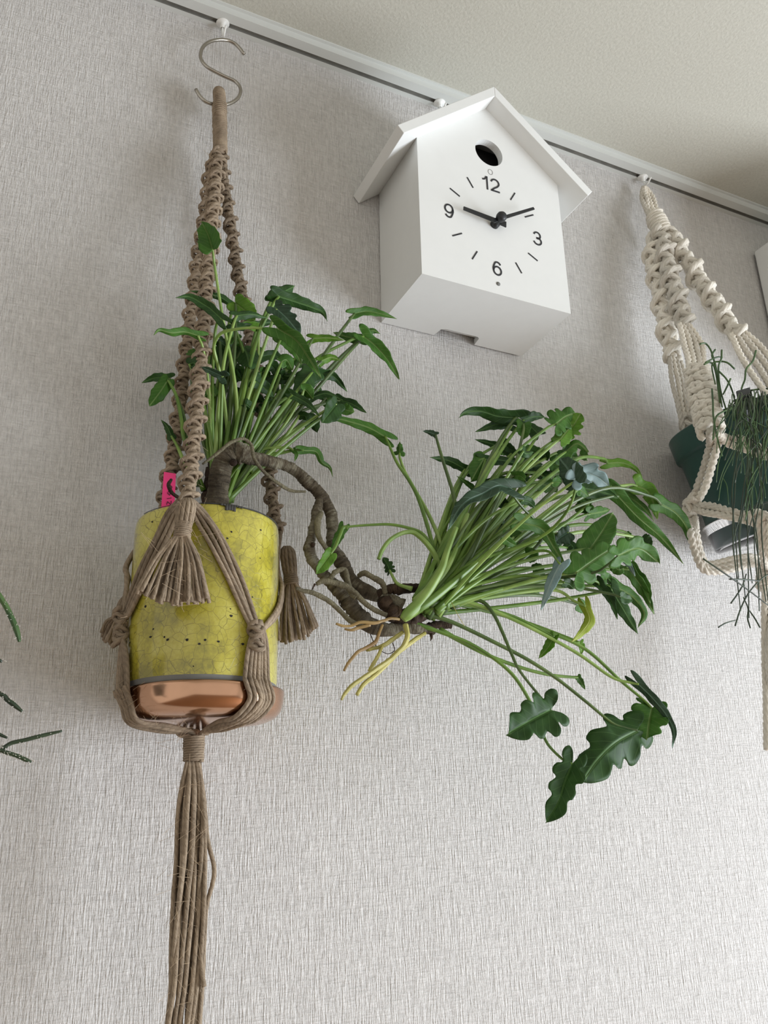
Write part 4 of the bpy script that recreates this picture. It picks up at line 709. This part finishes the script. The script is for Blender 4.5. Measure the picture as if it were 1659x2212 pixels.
m.add(V, FB, sm=False); build('label_head', m, M_black, t); m = MB(); m.add(V2, FB, sm=False); build('label_stake', m, M_black, t)

# thin jointed cactus in the green pot
rh = thing('mistletoe_cactus', GC0+A(0, 0, -.018), 'thin-stemmed trailing cactus spilling over the dark green pot', 'plant')
def stem(pts, r=1.6, mat=None, parent=None, seg=6):
    P = [at(a, b, c) for a, b, c in pts]; Q = smooth(P, 6); s_ = np.linalg.norm(P[0]-CAM)*.94/1900; m = MB(); m.tube(Q, [r*s_, r*s_, r*s_*.8], seg); return build('stem', m, mat or M_cact, parent or rh)
ex = [[(1512,743,-.15),(1524,742,-.15),(1536,758,-.15),(1545,790,-.15),(1552,830,-.15),(1560,880,-.15)], [(1545,755,-.15),(1538,768,-.15),(1546,790,-.15),(1556,850,-.15)], [(1559,756,-.16),(1558,775,-.16),(1552,795,-.155),(1556,840,-.15),(1570,890,-.15)],
 [(1587,797,-.16),(1572,784,-.16),(1555,781,-.155),(1538,788,-.15),(1545,830,-.15)], [(1524,783,-.15),(1540,775,-.15),(1552,771,-.15),(1560,772,-.15)], [(1521,787,-.15),(1535,783,-.15),(1545,800,-.15),(1555,870,-.15)],
 [(1552,801,-.16),(1570,820,-.16),(1582,845,-.155),(1590,880,-.15)], [(1578,818,-.16),(1572,832,-.16),(1562,852,-.155)], [(1538,840,-.16),(1540,870,-.165),(1541,900,-.17),(1548,940,-.18),(1560,985,-.185)],
 [(1633,757,-.15),(1626,780,-.15),(1612,797,-.15),(1609,820,-.15),(1602,840,-.145),(1598,880,-.14)], [(1587,880,-.17),(1560,890,-.175),(1545,905,-.18),(1540,950,-.19)],
 [(1640,832,-.14),(1645,850,-.14),(1640,880,-.14)], [(1659,840,-.14),(1630,842,-.14),(1600,850,-.14),(1590,870,-.14)]]
for e in ex: stem(e, 2.0)
for k in range(62):
    x0 = 1568+130*rng.uniform(0, 1)**.75; y0 = 862-(x0-1600)*.12+rng.uniform(-12, 14); Y = -.205-rng.uniform(0, .02); L = rng.choice([rng.uniform(40, 130), rng.uniform(120, 260)], p=[.7, .3]); dr = rng.normal(0, 22)
    pts = [(x0+rng.uniform(-25, 25), y0+35, -.15), (x0+rng.uniform(-8, 8), y0+rng.uniform(-4, 12), -.175), (x0, y0, -.195)]; cv = rng.normal(0, 14)
    for j in range(1, 5): pts.append((x0+dr*j/4+cv*math.sin(j*1.3)+rng.uniform(-3, 3), y0+8+L*j/4, Y-.004*j))
    stem(pts, rng.uniform(.8, 1.3), M_cact if rng.random() < .75 else M_cactd)
    if rng.random() < .45:
        a, b, c = pts[5]; d = rng.uniform(-18, 18); stem([(a, b, c), (a+d*.7, b+18, c-.002), (a+d, b+rng.uniform(30, 60), c-.004)], 1.1, M_cact)
for x0, x1, y1 in ((1590, 1595, 1250), (1600, 1610, 1290), (1608, 1602, 1230), (1615, 1640, 1320), (1598, 1618, 1335), (1625, 1655, 1300), (1632, 1625, 1260), (1640, 1665, 1350), (1585, 1600, 1320), (1645, 1640, 1290), (1605, 1585, 1200), (1620, 1612, 1180)):
    e_ = rng.uniform(-14, 14, 3); stem([(x0+20, 900, -.15), (x0+10, 862, -.195), (x0+6+e_[0], 960, -.218), (x0+2+e_[1], 1060, -.22), ((x0+x1)/2+e_[2], 1160, -.22), (x1, y1, -.22)], 1.2, M_cactd)
for e in [[(1519,1207,-.24),(1560,1235,-.24),(1610,1270,-.235),(1660,1308,-.23)], [(1576,1251,-.23),(1610,1252,-.23),(1640,1255,-.23)], [(1579,1303,-.23),(1592,1285,-.23),(1604,1265,-.23),(1612,1240,-.22)], [(1588,1352,-.22),(1600,1315,-.22),(1618,1280,-.22),(1645,1250,-.22),(1670,1235,-.22)],
 [(1552,1355,-.22),(1568,1346,-.22),(1588,1340,-.22)], [(1621,1357,-.21),(1615,1335,-.21),(1616,1315,-.21),(1606,1290,-.21)], [(1642,1356,-.21),(1630,1335,-.21),(1618,1318,-.21)]]: stem(e, 1.7, M_cactd)

# ---------------- bristly cactus at the left edge ----------------
RT = at(-190, 1330, -.16)
lc = thing('rat_tail_cactus', RT, 'dark bristly cactus stems reaching in at the left edge', 'plant')
for pts, r_ in [([(-190,1330,-.16),(-90,1225,-.16),(-20,1268,-.16),(8,1302,-.16),(25,1335,-.16),(36,1362,-.16),(42,1386,-.16)], 6.0), ([(-190,1330,-.16),(-100,1370,-.16),(-30,1405,-.16),(4,1430,-.16)], 5.0),
 ([(-190,1330,-.16),(-100,1430,-.16),(-20,1487,-.16),(8,1503,-.16),(15,1511,-.16),(32,1524,-.16),(48,1537,-.16)], 5.0), ([(-190,1330,-.16),(-110,1500,-.16),(-40,1570,-.16),(-5,1585,-.16),(16,1594,-.16)], 3.8),
 ([(-190,1330,-.16),(-130,1520,-.16),(-60,1610,-.16),(-2,1617,-.16),(25,1605,-.16),(52,1599,-.16),(95,1588,-.16),(134,1579,-.16)], 4.2), ([(-60,1608,-.162),(-5,1619,-.162),(15,1626,-.162),(35,1632,-.162),(55,1641,-.162),(68,1646,-.162)], 4.2)]:
    o = ptube('stem', [(a, b, c, r_*(.55 if i == len(pts)-1 else 1)) for i, (a, b, c) in enumerate(pts)], M_cact if r_ > 5.5 else M_cactd, 8, 8, parent=lc); m = MB()
    P, L = resample(smooth([at(a, b, c) for a, b, c in pts], 8), 70)
    for p in P:
        for q in range(2):
            d = unit(rng.normal(0, 1, 3)); m.tube([p+d*r_*.00038, p+d*(r_*.00045+.0009)], [.0003, .0002], 4)
    build('bristle', m, M_bristle, o)['kind'] = 'stuff'
cp = thing('plant_pot', RT+A(0, 0, -.02), 'small clay pot just outside the left edge holding bristly cactus', 'pot')
m = MB(); m.lathe([(0, -.07), (.028, -.07), (.038, .008), (.041, .008), (.041, .02), (.037, .02), (.036, .004), (0, .004)], RT+A(-.012, 0, -.02), 32); build('pot_body', m, M_clay, cp)
hk = thing('wire_hanger', RT+A(-.012, 0, .05), 'thin wire hanging the small clay pot from the rail, outside the picture', 'plant hanger')
m = MB()
for s in (-1, 1): m.tube(smooth([RT+A(-.012+s*.0415, 0, -.004), RT+A(-.08+s*.02, .05, .35), A(RT[0]-.16, -.018, zb-.004)], 8), .0008, 6)
m.tube([A(RT[0]-.16, -.018, zb-.004), A(RT[0]-.16, -.01, zb+.003)], .0012, 6); build('wire', m, M_steel, hk)
m = MB(); m.tube([RT+A(-.012+.0422*math.cos(a), .0422*math.sin(a), -.003) for a in np.linspace(0, 2*math.pi, 33)], .0009, 6); build('ring', m, M_steel, hk)

# ---------------- white unit on the wall at the right edge ----------------
u0 = at(1624, 552, 0); wu = thing('wall_unit', (u0[0]+.4, 0, u0[2]), 'plain pale boxy unit fixed high on wall at the right picture edge', 'wall unit')
m = MB(); m.box((u0[0], -.2, u0[2]-.28), (u0[0]+.8, -.004, u0[2]+.005)); o = build('housing', m, M_clock, wu); bevel(o, .004, 3)
m = MB(); m.box((u0[0]+.01, -.004, u0[2]-.27), (u0[0]+.79, 0, u0[2]-.005)); build('gap_shadow', m, M_dark, wu)  # dark sheet added for the shadow in the gap behind the housing
